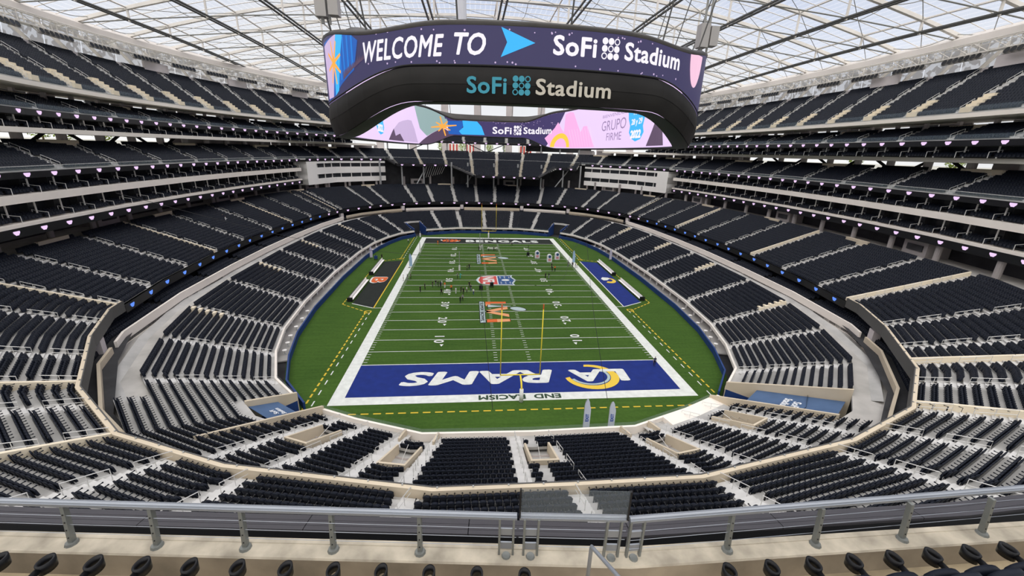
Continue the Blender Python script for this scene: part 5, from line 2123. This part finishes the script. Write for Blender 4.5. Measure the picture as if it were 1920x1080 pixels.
# near seat parts: rounded back, pan, armrests with a cup ring
Vb, Fb = rounded_panel(.47, .62, .06, .03, 5)
Vb = np.array(Vb)
Vb = np.column_stack([Vb[:, 0], Vb[:, 1] - .16 - .22 * Vb[:, 2], Vb[:, 2] + .22])
Vp, Fp = rounded_panel(.44, .48, .12, .03, 3)
Vp = np.array(Vp)
Vp = np.column_stack([Vp[:, 0], Vp[:, 1] + .0 - .18 * Vp[:, 2], Vp[:, 2] + .22])
ma = MB()
ma.box((-.262, .0, .60), (.045, .36, .04))
ma.box((-.262, -.06, .30), (.04, .10, .60))
ma.tube([(-.262, .20, .585), (-.262, .20, .635)], .05, 6)
Va, Fa = np.array(ma.v), ma.f
SM_B = make_mesh('backrest', Vb, Fb, SEAT, True)
SM_P = make_mesh('seat_pan', Vp, Fp, SEAT, True)
SM_A = make_mesh('armrest', Va, Fa, CUPM)

S = np.array(SEATS)
px, py, dc = cam_px(S[:, :3] + np.array([0, 0, .6]))
dist = np.linalg.norm(S[:, :3] - CAM_POS, axis=1)
vis = (dc > 1) & (px > -20) & (px < 1940) & (py > 0)
line = np.interp(px, [0, 975, 1172, 1920], [952, 975, 980, 942])
vis &= py < line
# rows that the near parapet of the middle tier hides from the viewer are not seen
_ss, _P, _N = T2R.samples(T2R.near_s(-50.5, -3.6), T2R.near_s(50.5, -3.6))
_e = np.column_stack([_P - _N * .07, np.full(len(_P), T2Z + .86)])
_ex, _ey, _ = cam_px(_e)
_o = np.argsort(_ex)
vis &= ~((S[:, 2] < T2Z - .15) & (py > np.interp(px, _ex[_o], _ey[_o]) - 1))
order = np.argsort(np.where(vis, dist, 1e9))
ind = set(order[:300].tolist())
rest = np.array([i for i in range(len(S)) if i not in ind])


def zone(x):
    return 'left of centre' if x < -8 else ('at the centre' if x < 6 else 'right of centre')


AX = sorted(x for x, y in t2_near + DIV[1:5])
AXL = sorted(x for x, y in VOM)
CEN = min(range(len(AX)), key=lambda k: abs(AX[k] - .2))
ROWS = ['front', 'second', 'third', 'fourth', 'fifth', 'sixth', 'seventh', 'eighth', 'ninth', 'tenth']
blocks = {}
for i in order[:300]:
    x, y, z, a = S[i]
    row = int(round((z - T2Z) / T2H))
    lowb = z < T2Z - .15
    if lowb:
        row = 100 + int(round((z - LZ) / LR_))
    blocks.setdefault((row, sum(1 for q in (AXL if lowb else AX) if q < x)), []).append((x, i))
for (row, bk), L in blocks.items():
    k = bk - 1 - (CEN if row < 100 else 2)
    side = ('%s block right' % nth(k + 1)) if k >= 0 else ('%s block left' % nth(-k))
    for j, (x_, i) in enumerate(sorted(L)):
        x, y, z, a = S[i]
        lab = 'black folding seat, %s from the left, %s row, %s of the central stairs' % (nth(j + 1), ROWS[min(max(row, 0), 9)], side)
        if row >= 100:
            lab = 'lowest bowl seat, %s from the left, row %d, %s of the central stairs' % (nth(j + 1), row - 99, side)
        o = empty('stadium_seat', (x, y, z), a, lab, 'seat', 'near seats of the middle tier')
        link_mesh('backrest', SM_B, o)
        link_mesh('seat_pan', SM_P, o)
        link_mesh('armrest', SM_A, o)


def scatter(pts, BV, polys):
    """instance (verts, polygons) at (x, y, z, angle) -> big arrays"""
    n, k = len(pts), len(BV)
    ca, sa = np.cos(pts[:, 3]), np.sin(pts[:, 3])
    X = BV[None, :, 0] * ca[:, None] - BV[None, :, 1] * sa[:, None] + pts[:, 0:1]
    Y = BV[None, :, 0] * sa[:, None] + BV[None, :, 1] * ca[:, None] + pts[:, 1:2]
    Z = np.repeat(BV[None, :, 2], n, 0) + pts[:, 2:3]
    V = np.stack([X, Y, Z], 2).reshape(-1, 3)
    sizes = np.array([len(p) for p in polys])
    flat = np.concatenate([np.array(p) for p in polys])
    loops = (flat[None, :] + (np.arange(n) * k)[:, None]).reshape(-1)
    tot = np.tile(sizes, n)
    return V, loops, tot


def mass_mesh(name, chunks, mats):
    Vs, Ls, Ts, Ms = [], [], [], []
    off = 0
    for (V, l, t), mi in chunks:
        Vs.append(V)
        Ls.append(l + off)
        Ts.append(t)
        Ms.append(np.full(len(t), mi))
        off += len(V)
    V, l, t, mi = np.concatenate(Vs), np.concatenate(Ls), np.concatenate(Ts), np.concatenate(Ms)
    me = bpy.data.meshes.new(name)
    me.vertices.add(len(V))
    me.vertices.foreach_set('co', V.astype(np.float32).ravel())
    me.loops.add(len(l))
    me.loops.foreach_set('vertex_index', l.astype(np.int32))
    me.polygons.add(len(t))
    me.polygons.foreach_set('loop_start', np.concatenate([[0], np.cumsum(t)[:-1]]).astype(np.int32))
    for m in mats:
        me.materials.append(m)
    me.polygons.foreach_set('material_index', mi.astype(np.int32))
    me.update(calc_edges=True)
    me.validate()
    return me


near = rest[(dist[rest] < 62) & vis[rest]]
far = np.array(sorted(set(rest.tolist()) - set(near.tolist())))
NB = np.concatenate([Vb, Vp, Va])
NF = [tuple(q) for q in Fb] + [tuple(i + len(Vb) for i in q) for q in Fp] + [tuple(i + len(Vb) + len(Vp) for i in q) for q in Fa]
me = mass_mesh('stadium_seating', [(scatter(S[far], FV, FF), 0), (scatter(S[near], NB, NF), 0)], [SEAT])
o = link_mesh('stadium_seating', me)
tag(o, 'dense rows of dark navy folding seats filling every tier of the stadium', 'seating', kind='stuff')

# ------------------------------------------------------------------ aisle handrails: 300 nearest as things, the rest as one mass
R = np.array([r[:4] for r in RAILS])
kinds = [r[4] for r in RAILS]
px, py, dc = cam_px(R[:, :3] + np.array([0, 0, .6]))
dist = np.linalg.norm(R[:, :3] - CAM_POS, axis=1)
vis = (dc > 1) & (px > -20) & (px < 1940) & (py > 0) & (py < np.interp(px, [0, 975, 1172, 1920], [965, 985, 990, 955]))
order = np.argsort(np.where(vis, dist, 1e9))
TN = {'floor_lower_bowl': 'lowest bowl', 'floor_middle_tier': 'middle tier', 'floor_gallery_tier': 'gallery tier', 'floor_mezzanine': 'mezzanine', 'floor_upper_deck': 'upper deck'}
def part_of(x, y):
    return 'near end' if y < 2 and abs(x) < 45 else ('far end' if y > 112 and abs(x) < 50 else ('left side' if x < 0 else 'right side'))


AIS = {}
for i in order[:300]:
    AIS.setdefault((kinds[i], part_of(R[i][0], R[i][1])), set()).add(round(RAILS[i][5], 2))
for i in order[:300]:
    x, y, z, a = R[i]
    o = link_mesh('aisle_handrail', RAILMESH[kinds[i]])
    o.location = (x, y, z)
    o.rotation_euler = (0, 0, a)
    part = part_of(x, y)
    al = sorted(AIS[(kinds[i], part)])
    k = al.index(round(RAILS[i][5], 2)) + 1
    where = '%s, %s' % (TN[kinds[i]], part)
    if part == 'left side':
        k = len(al) + 1 - k
    elif part == 'near end':
        al.sort(key=lambda q: ((q + 200) % (LOW.L if 'lower' in kinds[i] else T2R.L)))
        k = al.index(round(RAILS[i][5], 2)) + 1
    elif part == 'far end':
        k = len(al) + 1 - k
    tag(o, 'pale handrail in the %s, %s aisle from %s, %s segment up' % (where, nth(k), 'the left' if 'end' in part else 'nearest', nth(RAILS[i][6] + 1)), 'handrail', 'aisle handrails, ' + where)
chunks = []
for kname, me in RAILMESH.items():
    idx = [i for i in order[300:] if kinds[i] == kname]
    if not idx:
        continue
    BV = np.array([v.co[:] for v in me.vertices])
    PF = [tuple(p.vertices) for p in me.polygons]
    chunks.append((scatter(R[idx], BV, PF), 0))
if chunks:
    o = link_mesh('distant_handrails', mass_mesh('distant_handrails', chunks, [RAILW]))
    tag(o, 'pale aisle handrails scattered over the distant tiers', 'handrail', kind='stuff')

# ------------------------------------------------------------------ people
def body_mesh(pose):
    """one continuous skinned figure, 1.76 m"""
    J = {}
    E = []

    def j(n, p, r, par=None):
        J[n] = (len(J), p, r)
        if par is not None:
            E.append((J[par][0], J[n][0]))
    st = {'stand': 0.0, 'walk': .26, 'work': .06}[pose]
    j('pelvis', (0, 0, .95), (.15, .11))
    j('waist', (0, .01, 1.10), (.135, .10), 'pelvis')
    j('chest', (0, .0, 1.30), (.165, .115), 'waist')
    j('neckb', (0, -.01, 1.46), (.075, .07), 'chest')
    j('neck', (0, 0.0, 1.53), (.055, .055), 'neckb')
    j('head', (0, .02, 1.64), (.085, .10), 'neck')
    j('crown', (0, .005, 1.735), (.06, .075), 'head')
    for s, nm in ((1, 'r'), (-1, 'l')):
        k = s * st
        j('hip' + nm, (s * .10, 0, .90), (.10, .10), 'pelvis')
        j('knee' + nm, (s * .11, k * .55 + .02, .50), (.065, .07), 'hip' + nm)
        j('ankle' + nm, (s * .11, k - .02, .09), (.042, .045), 'knee' + nm)
        j('toe' + nm, (s * .125, k + .16, .045), (.042, .03), 'ankle' + nm)
        j('sh' + nm, (s * .19, -.01, 1.42), (.065, .06), 'chest')
        if pose == 'work':
            j('el' + nm, (s * .24, .06, 1.16), (.045, .045), 'sh' + nm)
            j('wr' + nm, (s * .16, .30, 1.14), (.032, .032), 'el' + nm)
            j('hand' + nm, (s * .13, .38, 1.16), (.040, .022), 'wr' + nm)
            j('fing' + nm, (s * .11, .46, 1.15), (.022, .014), 'hand' + nm)
            j('thumb' + nm, (s * .09, .40, 1.20), (.013, .013), 'hand' + nm)
        else:
            j('el' + nm, (s * .25, -.02 - k * .4, 1.14), (.045, .045), 'sh' + nm)
            j('wr' + nm, (s * .26, .05 - k * .7, .90), (.032, .032), 'el' + nm)
            j('hand' + nm, (s * .26, .07 - k * .75, .82), (.022, .040), 'wr' + nm)
            j('fing' + nm, (s * .25, .08 - k * .75, .73), (.014, .022), 'hand' + nm)
            j('thumb' + nm, (s * .25, .13 - k * .75, .80), (.013, .013), 'hand' + nm)
    me = bpy.data.meshes.new('person')
    me.from_pydata([J[n][1] for n in J], E, [])
    o = bpy.data.objects.new('person_' + pose, me)
    COL.objects.link(o)
    sk = o.modifiers.new('skin', 'SKIN')
    if not me.skin_vertices:
        me.attributes.new('skin', 'FLOAT', 'POINT')
    for n in J:
        v = me.skin_vertices[0].data[J[n][0]]
        v.radius = J[n][2]
        v.use_root = (n == 'pelvis')
    sb = o.modifiers.new('sub', 'SUBSURF')
    sb.levels = sb.render_levels = 1
    bpy.context.view_layer.update()
    dg = bpy.context.evaluated_depsgraph_get()
    out = bpy.data.meshes.new_from_object(o.evaluated_get(dg))
    bpy.data.objects.remove(o)
    out.name = 'person'
    out.materials.clear()
    for _ in range(5):
        out.materials.append(None)
    for p in out.polygons:
        c = p.center
        p.use_smooth = True
        if c.z > 1.50:
            mi = 1 if (c.z > 1.69 or (c.y < -.01 and c.z > 1.56)) else 0
        elif c.z > .98 and abs(c.x) < .235:
            mi = 2
        elif abs(c.x) > .20 and c.z > 1.15:
            mi = 2
        elif (abs(c.x) > .215 and c.z > .6) or (pose == 'work' and c.y > .17 and c.z > 1.05):
            mi = 0
        elif c.z < .10:
            mi = 4
        else:
            mi = 3
        p.material_index = mi
    return out


BODY = {k: body_mesh(k) for k in ('stand', 'walk', 'work')}
CL = {
    'black': mat('black cloth', (0.012, 0.012, 0.014), 0.9), 'navyc': mat('navy cloth', (0.015, 0.02, 0.05), 0.9),
    'white': mat('white cloth', (0.72, 0.72, 0.72), 0.9), 'orange': mat('orange cloth', (0.75, 0.18, 0.03), 0.9),
    'teal': mat('teal cloth', (0.06, 0.42, 0.36), 0.9), 'grey': mat('grey cloth', (0.22, 0.22, 0.23), 0.9),
    'yellow': mat('yellow vest', (0.70, 0.78, 0.06), 0.9), 'jean': mat('denim', (0.05, 0.08, 0.16), 0.9),
    'red': mat('red cloth', (0.5, 0.05, 0.04), 0.9), 'khaki': mat('khaki cloth', (0.36, 0.30, 0.2), 0.9)}
SKIN = mat('skin', (0.42, 0.25, 0.17), 0.6)
HAIR = mat('dark hair', (0.02, 0.015, 0.012), 0.7)
SHOE = mat('shoes', (0.03, 0.03, 0.03), 0.7)
PEOPLE = [
    (-19.0, 98.0, 'work', 'orange', 'orange', 10, 'person in orange kneeling distance from the far end zone emblem'),
    (-16.0, 101.2, 'stand', 'orange', 'grey', 200, 'person in orange top on the goal line by the striped emblem'),
    (-15.1, 101.6, 'stand', 'grey', 'jean', 160, 'person in grey and denim beside the striped emblem'),
    (-29.9, 100.3, 'walk', 'white', 'navyc', 60, 'person in white top on the grass near the far left corner'),
    (-34.6, 76.6, 'stand', 'black', 'black', 30, 'person in black behind the far end of the left benches'),
    (-22.9, 55.4, 'stand', 'black', 'black', 90, 'person in black just inside the left sideline'),
    (-23.7, 54.9, 'stand', 'black', 'grey', 90, 'middle person of three at the left sideline'),
    (-24.6, 54.0, 'stand', 'white', 'khaki', 100, 'person in white and khaki on the left white border'),
    (-19.2, 44.8, 'stand', 'black', 'black', 60, 'left one of the pair in black standing apart on the left'),
    (-18.3, 46.8, 'stand', 'black', 'black', 300, 'right one of the pair in black standing apart on the left'),
    (-16.6, 48.8, 'stand', 'black', 'black', 120, 'leftmost person in the tight group by the fifty yard number'),
    (-15.9, 49.9, 'stand', 'black', 'grey', 200, 'second person in the tight group by the fifty yard number'),
    (-15.2, 49.0, 'work', 'black', 'black', 90, 'third person in the tight group by the fifty yard number'),
    (-14.6, 48.2, 'stand', 'navyc', 'black', 45, 'fourth person in the tight group by the fifty yard number'),
    (-14.3, 49.4, 'stand', 'white', 'grey', 260, 'person in white shirt and grey trousers in the tight group'),
    (-13.5, 47.9, 'stand', 'orange', 'white', 230, 'person in orange top and white trousers at the edge of the group'),
    (-11.8, 45.7, 'stand', 'orange', 'black', 10, 'person in orange top and black trousers by the forty yard number'),
    (-14.0, 42.8, 'walk', 'black', 'black', 340, 'person in black walking alone below the tight group'),
    (-10.6, 43.6, 'stand', 'white', 'white', 60, 'person all in white right of the forty yard number'),
    (-9.4, 44.4, 'stand', 'black', 'black', 60, 'left of two close people in black near midfield'),
    (-8.8, 43.2, 'stand', 'black', 'black', 150, 'right of two close people in black near midfield'),
    (-8.0, 44.4, 'stand', 'white', 'black', 250, 'person in white top and black trousers near midfield'),
    (-7.4, 48.2, 'stand', 'black', 'black', 200, 'tall person in black farther up the field near the shield'),
    (-7.0, 45.7, 'stand', 'black', 'jean', 130, 'person in black and denim below the tall one'),
    (-6.4, 42.8, 'stand', 'white', 'jean', 320, 'person in white shirt and denim nearest the shield'),
    (-9.4, 37.2, 'work', 'black', 'black', 20, 'person in black nearest the viewer above the game emblem'),
    (-8.9, 38.5, 'stand', 'grey', 'black', 200, 'person in grey just behind the nearest one'),
    (-10.6, 56.1, 'work', 'grey', 'black', 80, 'person in grey stooping beside the one in teal'),
    (-9.9, 56.3, 'work', 'teal', 'teal', 280, 'person in teal clothing left of the shield'),
    (-8.1, 64.2, 'stand', 'black', 'black', 100, 'left person of the dark pair beyond the shield'),
    (-7.5, 65.4, 'stand', 'black', 'navyc', 200, 'right person of the dark pair beyond the shield'),
    (-4.2, 89.1, 'stand', 'black', 'black', 0, 'person in black by the tall far kicking pole'),
    (-3.2, 91.5, 'stand', 'white', 'white', 0, 'person in white by the tall far kicking pole'),
    (-0.9, 88.9, 'stand', 'white', 'black', 90, 'left person at the long far table'),
    (0.9, 88.8, 'stand', 'black', 'black', 180, 'middle person at the long far table'),
    (1.9, 88.8, 'stand', 'white', 'grey', 250, 'right person at the long far table'),
    (8.0, 97.4, 'walk', 'black', 'black', 90, 'lone person in black near the far goal line'),
    (13.5, 56.3, 'stand', 'black', 'black', 40, 'left person of the dark pair right of the shield'),
    (14.4, 56.2, 'work', 'black', 'grey', 300, 'right person of the dark pair right of the shield'),
    (17.2, 66.8, 'stand', 'black', 'black', 220, 'person in black above the one in orange on the right'),
    (17.6, 63.6, 'work', 'orange', 'black', 120, 'person in orange top on the right half of the field'),
    (16.7, 63.2, 'stand', 'black', 'black', 290, 'person in black beside the one in orange on the right'),
    (22.8, 69.1, 'stand', 'grey', 'grey', 300, 'person in grey left of the right sideline group'),
    (23.9, 68.0, 'stand', 'black', 'black', 200, 'second person of the right sideline group'),
    (24.5, 66.9, 'stand', 'black', 'grey', 90, 'third person of the right sideline group'),
    (25.1, 67.5, 'stand', 'yellow', 'black', 250, 'person in yellow vest on the right white border'),
    (23.3, 7.0, 'stand', 'navyc', 'black', 180, 'person in dark clothing with red lanyard in the right corner of the blue end zone'),
]
for x, y, pose, top, bot, rot, lab in PEOPLE:
    lab = lab.replace('kneeling distance from', 'bending near')
    o = link_mesh('person', BODY[pose])
    k = random.uniform(.96, 1.05)
    o.location = (x, y, 0.04)
    o.scale = (k, k, k)
    o.rotation_euler = (0, 0, math.radians(rot))
    for i, m_ in enumerate((SKIN, HAIR, CL[top], CL[bot], SHOE)):
        o.material_slots[i].link = 'OBJECT'
        o.material_slots[i].material = m_
    tag(o, lab, 'person', 'people on the field')

# two people sitting among the seats
for (x, y, z, lab, top) in ((-69.4, 60.5, 13.85, 'person in white sitting among the left middle tier seats', 'white'), (-70.6, 61.6, 14.2, 'person in dark top sitting beside the one in white in the left middle tier', 'navyc')):
    o = link_mesh('person', BODY['work'])
    o.location = (x, y, z - .35)
    o.rotation_euler = (0, 0, math.radians(-90))
    for i, m_ in enumerate((SKIN, HAIR, CL[top], CL['white'], SHOE)):
        o.material_slots[i].link = 'OBJECT'
        o.material_slots[i].material = m_
    tag(o, lab, 'person')

# ------------------------------------------------------------------ goal posts
YEL = mat('yellow goal post', (0.85, 0.66, 0.05), 0.45)
PADW = mat('white post padding', (0.75, 0.75, 0.72), 0.7)
for y, sg, lab in ((-2.1, 1, 'yellow goal post at the near blue end zone'), (FAR + 2.1, -1, 'yellow goal post at the far black end zone')):
    g = empty('goal_post', (0, y, 0), label=lab, cat='goal post', group='goal posts')
    d = sg * 2.1
    m = MB()
    m.tube([(0, 0, 0.02), (0, 0, 2.0)], .28, 14)
    m.build('padding', PADW, g, True)
    m = MB()
    m.tube([(0, 0, 0), (0, 0, 1.6), (0, d * .05, 2.2), (0, d * .25, 2.75), (0, d * .6, 3.0), (0, d, 3.05)], .13, 10)
    m.build('gooseneck', YEL, g, True)
    m = MB()
    m.tube([(-2.82, d, 3.05), (2.82, d, 3.05)], .09, 10)
    m.build('crossbar', YEL, g, True)
    for e in (-1, 1):
        m = MB()
        m.tube([(e * 2.82, d, 3.0), (e * 2.82, d, 13.72)], .075, 10)
        u = m.build('upright', YEL, g, True)
        m = MB()
        m.tube([(e * 2.82, d, 13.0), (e * 2.82, d, 13.75)], .085, 10)
        m.build('wind_ribbon', PAINTO, u)

# ------------------------------------------------------------------ benches
for sx in (-1, 1):
    for y0, y1, w in ((38.6, 53.7, 'nearer'), (59.5, 74.2, 'farther')):
        b = empty('team_bench', (sx * 33.7, (y0 + y1) / 2, 0), label='long white team bench on the %s bench area, the %s one' % ('black' if sx < 0 else 'blue', w), cat='bench', group='team benches')
        L = y1 - y0
        m = MB()
        m.box((-sx * .1, 0, .48), (.55, L, .10))
        m.build('seat', WHITE, b)
        m = MB()
        m.box((sx * .28, 0, .85), (.10, L, .6))
        m.build('backrest', WHITE, b)
        m = MB()
        m.box((sx * .62, 0, .45), (.5, L, .75))
        m.build('heater_box', BLACKP, b)
        m = MB()
        m.box((sx * .3, -L / 2 - .15, .5), (1.2, .25, .95))
        m.build('end_panel', BLACKP, b)
        for k in range(12):
            m = MB()
            m.box((-sx * .25, -L / 2 + .6 + k * (L - 1.2) / 11, .22), (.08, .08, .44))
            m.build('leg', BLACKP, b)

# ------------------------------------------------------------------ flags, targets, carts and nets
def feather(x, y, h, col, label, txt=None, lean=0.3, rz=0.0):
    f = empty('feather_flag', (x, y, 0.02), rz, label, 'flag', 'feather flags')
    m = MB()
    m.tube([(0, 0, 0), (0, 0, h * .8), (.12, 0, h * .95), (.3, 0, h)], .03, 6)
    m.build('pole', STEEL, f)
    V, n = [], 10
    for i in range(n + 1):
        t = i / n
        z = .35 + (h - .35) * t
        w = .85 * min(1, 1.25 - .9 * t ** 3) * (1 if t < .98 else .4)
        x0 = .3 * max(0, (t - .8) / .2) ** 1.5
        for e in (-.012, .012):
            V += [(x0 + .02, e, z), (x0 + w, e, z)]
    F = []
    for i in range(n):
        a, b = 4 * i, 4 * (i + 1)
        F += [(a, a + 1, b + 1, b), (a + 2, b + 2, b + 3, a + 3), (a + 1, a + 3, b + 3, b + 1), (a, b, b + 2, a + 2)]
    link_mesh('cloth', make_mesh('cloth', V, F, col), f)
    m = MB()
    m.box((0, 0, .02), (.6, .6, .04))
    m.build('base', BLACKP, f)
    if txt:
        V2, F2 = text_mesh2d(txt, .42, 0, .03)
        V3 = [(.42 - v + .2, -.03 - l, h * .42 + u) for u, v, l in V2]
        link_mesh('lettering', make_mesh('lettering', V3, F2, mat('blue lettering', (0.03, 0.10, 0.45), 0.8)), f)
    return f


FLAGW = mat('pale flag cloth', (0.62, 0.66, 0.76), 0.8)
FLAGL = mat('lavender flag cloth', (0.55, 0.52, 0.66), 0.8)
FLAGB = mat('blue flag cloth', (0.35, 0.5, 0.68), 0.8)
feather(7.0, -8.8, 4.6, FLAGW, 'taller white feather flag reading EXIT at the near edge of the turf', 'EXIT')
feather(10.3, -8.6, 4.0, FLAGW, 'shorter white feather flag reading EXIT at the near edge of the turf', 'EXIT')
feather(-24.9, 67.2, 4.2, FLAGB, 'pale blue feather flag on the left white border')
feather(24.9, 72.6, 4.2, FLAGB, 'pale blue feather flag on the right white border')
feather(-38.4, 77.5, 3.8, FLAGL, 'lavender feather flag by the left patio wall')
feather(38.2, 76.6, 3.8, FLAGL, 'lavender feather flag by the right patio wall')
TGT = mat('white inflatable', (0.74, 0.74, 0.76), 0.6)
for x, y, lab in ((14.7, 79.3, 'white upright inflatable target, leftmost of three on the right'), (17.9, 74.6, 'white upright inflatable target, nearest of three on the right'), (21.0, 77.5, 'white upright inflatable target, rightmost of three on the right')):
    e = empty('inflatable_target', (x, y, 0.03), label=lab, cat='target', group='inflatable targets')
    pts = [(-.75, 0)] + [(-.75, 1.7)] + [(.75 * math.cos(a), 1.7 + .75 * math.sin(a)) for a in np.linspace(math.pi, 0, 10)] + [(.75, 0)]
    V = [(u, -.5, v) for u, v in pts] + [(u, .5, v) for u, v in pts]
    n = len(pts)
    F = [tuple(range(n)), tuple(range(n, 2 * n))[::-1]] + [(i, n + i, n + (i + 1) % n, (i + 1) % n) for i in range(n)]
    link_mesh('body', make_mesh('body', V, F, TGT), e)
    link_mesh('round_badge', make_mesh('round_badge', [(.45 * math.cos(a), -.52, 1.75 + .45 * math.sin(a)) for a in np.linspace(0, 2 * math.pi, 16)[:-1]], [tuple(range(15))], PAINTN), e)
    link_mesh('red_panel', make_mesh('red_panel', [(-.42, -.52, .35), (.42, -.52, .35), (.42, -.52, 1.1), (-.42, -.52, 1.1)], [(0, 1, 2, 3)], mat('faded red print', (0.62, 0.25, 0.28), 0.8)), e)
for x, y, h, lab in ((-10.3, 64.2, 5.6, 'white kicking pole with padded base left of midfield'), (-3.9, 90.2, 6.0, 'tall kicking pole near the far end zone'), (-24.0, 86.0, 3.6, 'white pole stand on the left sideline'), (-26.9, 111.6, 2.4, 'white padded marker at the far left corner')):
    e = empty('kicking_pole', (x, y, .03), label=lab, cat='pole', group='poles on the field')
    m = MB()
    m.tube([(0, 0, .8), (0, 0, h)], .09, 8)
    m.build('pole', STEEL, e)
    m = MB()
    m.tube([(0, 0, 0), (0, 0, 1.5)], .26, 10)
    m.build('padding', PADW, e)
for x, y, lab in ((-1.7, 48.9, 'black wheeled camera cart below the shield'), (-4.5, 46.6, 'small black wheeled cart left of the shield tip'), (-36.3, 76.0, 'blue wheeled bin behind the left benches'), (12.0, 81.9, 'camera stand on a wheeled dolly in the right half')):
    e = empty('wheeled_cart', (x, y, .03), label=lab, cat='cart', group='carts on the field')
    m = MB()
    m.box((0, 0, .75), (.9, .7, .9))
    m.build('body', NAVY if 'bin' in lab else BLACKP, e)
    m = MB()
    m.tube([(0, 0, 1.1), (0, 0, 1.1 + (2.6 if 'stand' in lab else .5))], .08, 6)
    m.build('column', BLACKP, e)
    for wx in (-.4, .4):
        for wy in (-.3, .3):
            m = MB()
            m.tube([(wx - .05, wy, .15), (wx + .05, wy, .15)], .15, 8)
            m.build('wheel', CUPM, e)
e = empty('long_table', (.5, 90.2, .03), label='long white table near the far end zone', cat='table')
m = MB()
m.box((0, 0, .74), (3.6, .8, .05))
m.build('top', WHITE, e)
for tx in (-1.6, 1.6):
    m = MB()
    m.box((tx, 0, .37), (.08, .7, .74))
    m.build('leg', STEEL, e)

# tarpaulins over the near tunnels with lettering
TARP = mat('blue tarpaulin', (0.065, 0.12, 0.23), 0.6, noise=(0.6, 0.1))
for i, sx in ((0, 1), (3, -1)):
    s = TUN[i]
    de, ze = (12.6, 5.9) if sx > 0 else (5.4, 3.9)
    a, b = [np.append(LOW.at(s + e * 2.5, 3.6 if sx > 0 else 2.2), 3.4 if sx > 0 else 2.9) for e in (-1, 1)]
    c, d = [np.append(LOW.at(s + e * 2.5, de), ze) for e in (1, -1)]
    m = MB()
    up = np.array([0, 0, .04])
    m.add([a, b, c, d, a + up, b + up, c + up, d + up], [(3, 2, 1, 0), (4, 5, 6, 7), (0, 1, 5, 4), (1, 2, 6, 5), (2, 3, 7, 6), (3, 0, 4, 7)])
    t = m.build('tunnel_tarpaulin', TARP)
    tag(t, 'blue tarpaulin with white lettering over the near %s tunnel' % ('right' if sx > 0 else 'left'), 'tarpaulin', 'tunnel tarpaulins')
    ex = (b - a) / np.linalg.norm(b - a)          # along the tunnel width
    ey = (d - a) / np.linalg.norm(d - a)          # up the slope
    kk = 1.0 if sx > 0 else .62
    cen = (a + b + c + d) / 4 + np.array([0, 0, .09])
    for k, (txt, off, w) in enumerate((('SoFi', -.55, 2.0), ('Stadium', .55, 3.0))):
        V2, F2 = text_mesh2d(txt, .9, 0, .04, width=w)
        V3 = [cen + (-ex) * u * kk + ey * (v - .45 - off * 1.0) * kk + np.array([0, 0, l]) for u, v, l in V2]
        link_mesh('lettering', make_mesh('lettering', V3, F2, mat('tarpaulin lettering', (0.75, 0.78, 0.82), 0.7)), t)

# small round patio tables of the field suites
tm = MB()
tm.tube([(0, 0, .72), (0, 0, .76)], .36, 12)
TT = tm.mesh('table_top', WHITE)
tm = MB()
tm.tube([(0, 0, 0), (0, 0, .72)], .05, 6)
tm.tube([(0, 0, 0), (0, 0, .03)], .25, 8)
TL_ = tm.mesh('pedestal', STEEL)
for sx, nm in ((-1, 'left'), (1, 'right')):
    for k, y in enumerate((13, 16, 19, 23, 27, 31, 86, 90, 94)):
        s = FW.near_s(sx * 38, y)
        p = FW.at(s, 1.15)
        e = empty('patio_table', (p[0], p[1], .2), label='small round white table on the %s patio, %s from the near corner' % (nm, ['first', 'second', 'third', 'fourth', 'fifth', 'sixth', 'seventh', 'eighth', 'ninth'][k]), cat='table', group='patio tables')
        link_mesh('table_top', TT, e)
        link_mesh('pedestal', TL_, e)

# thin black camera cables strung across the bowl
for pts, lab in (([(-70, 30, 24), (-40, 42, 12.5), (-7, 52, 6.0), (4, 37, 5.2), (13, 35, 6.2), (25, 58, 12), (70, 90, 26)], 'sagging thin black cable strung over midfield'),
                 ([(-5, 40, 7.5), (-4.6, 15, 4), (-4.3, -8, 3.0)], 'thin black cable running toward the near wall, left of the goal post'),
                 ([(24, 56, 11.5), (16, 20, 6), (10.5, -7, 3.2)], 'thin black cable running toward the near wall, right of the goal post')):
    m = MB()
    P_ = [np.array(p, float) for p in pts]
    fine = []
    for i in range(len(P_) - 1):
        p0, p1, p2, p3 = P_[max(i - 1, 0)], P_[i], P_[i + 1], P_[min(i + 2, len(P_) - 1)]
        for t in np.linspace(0, 1, 10, endpoint=False):
            fine.append(.5 * (2 * p1 + (p2 - p0) * t + (2 * p0 - 5 * p1 + 4 * p2 - p3) * t * t + (3 * p1 - p0 - 3 * p2 + p3) * t ** 3))
    fine.append(P_[-1])
    m.tube(fine, .035, 4)
    o = m.build('camera_cable', BLACKP)
    tag(o, lab, 'cable', 'camera cables')
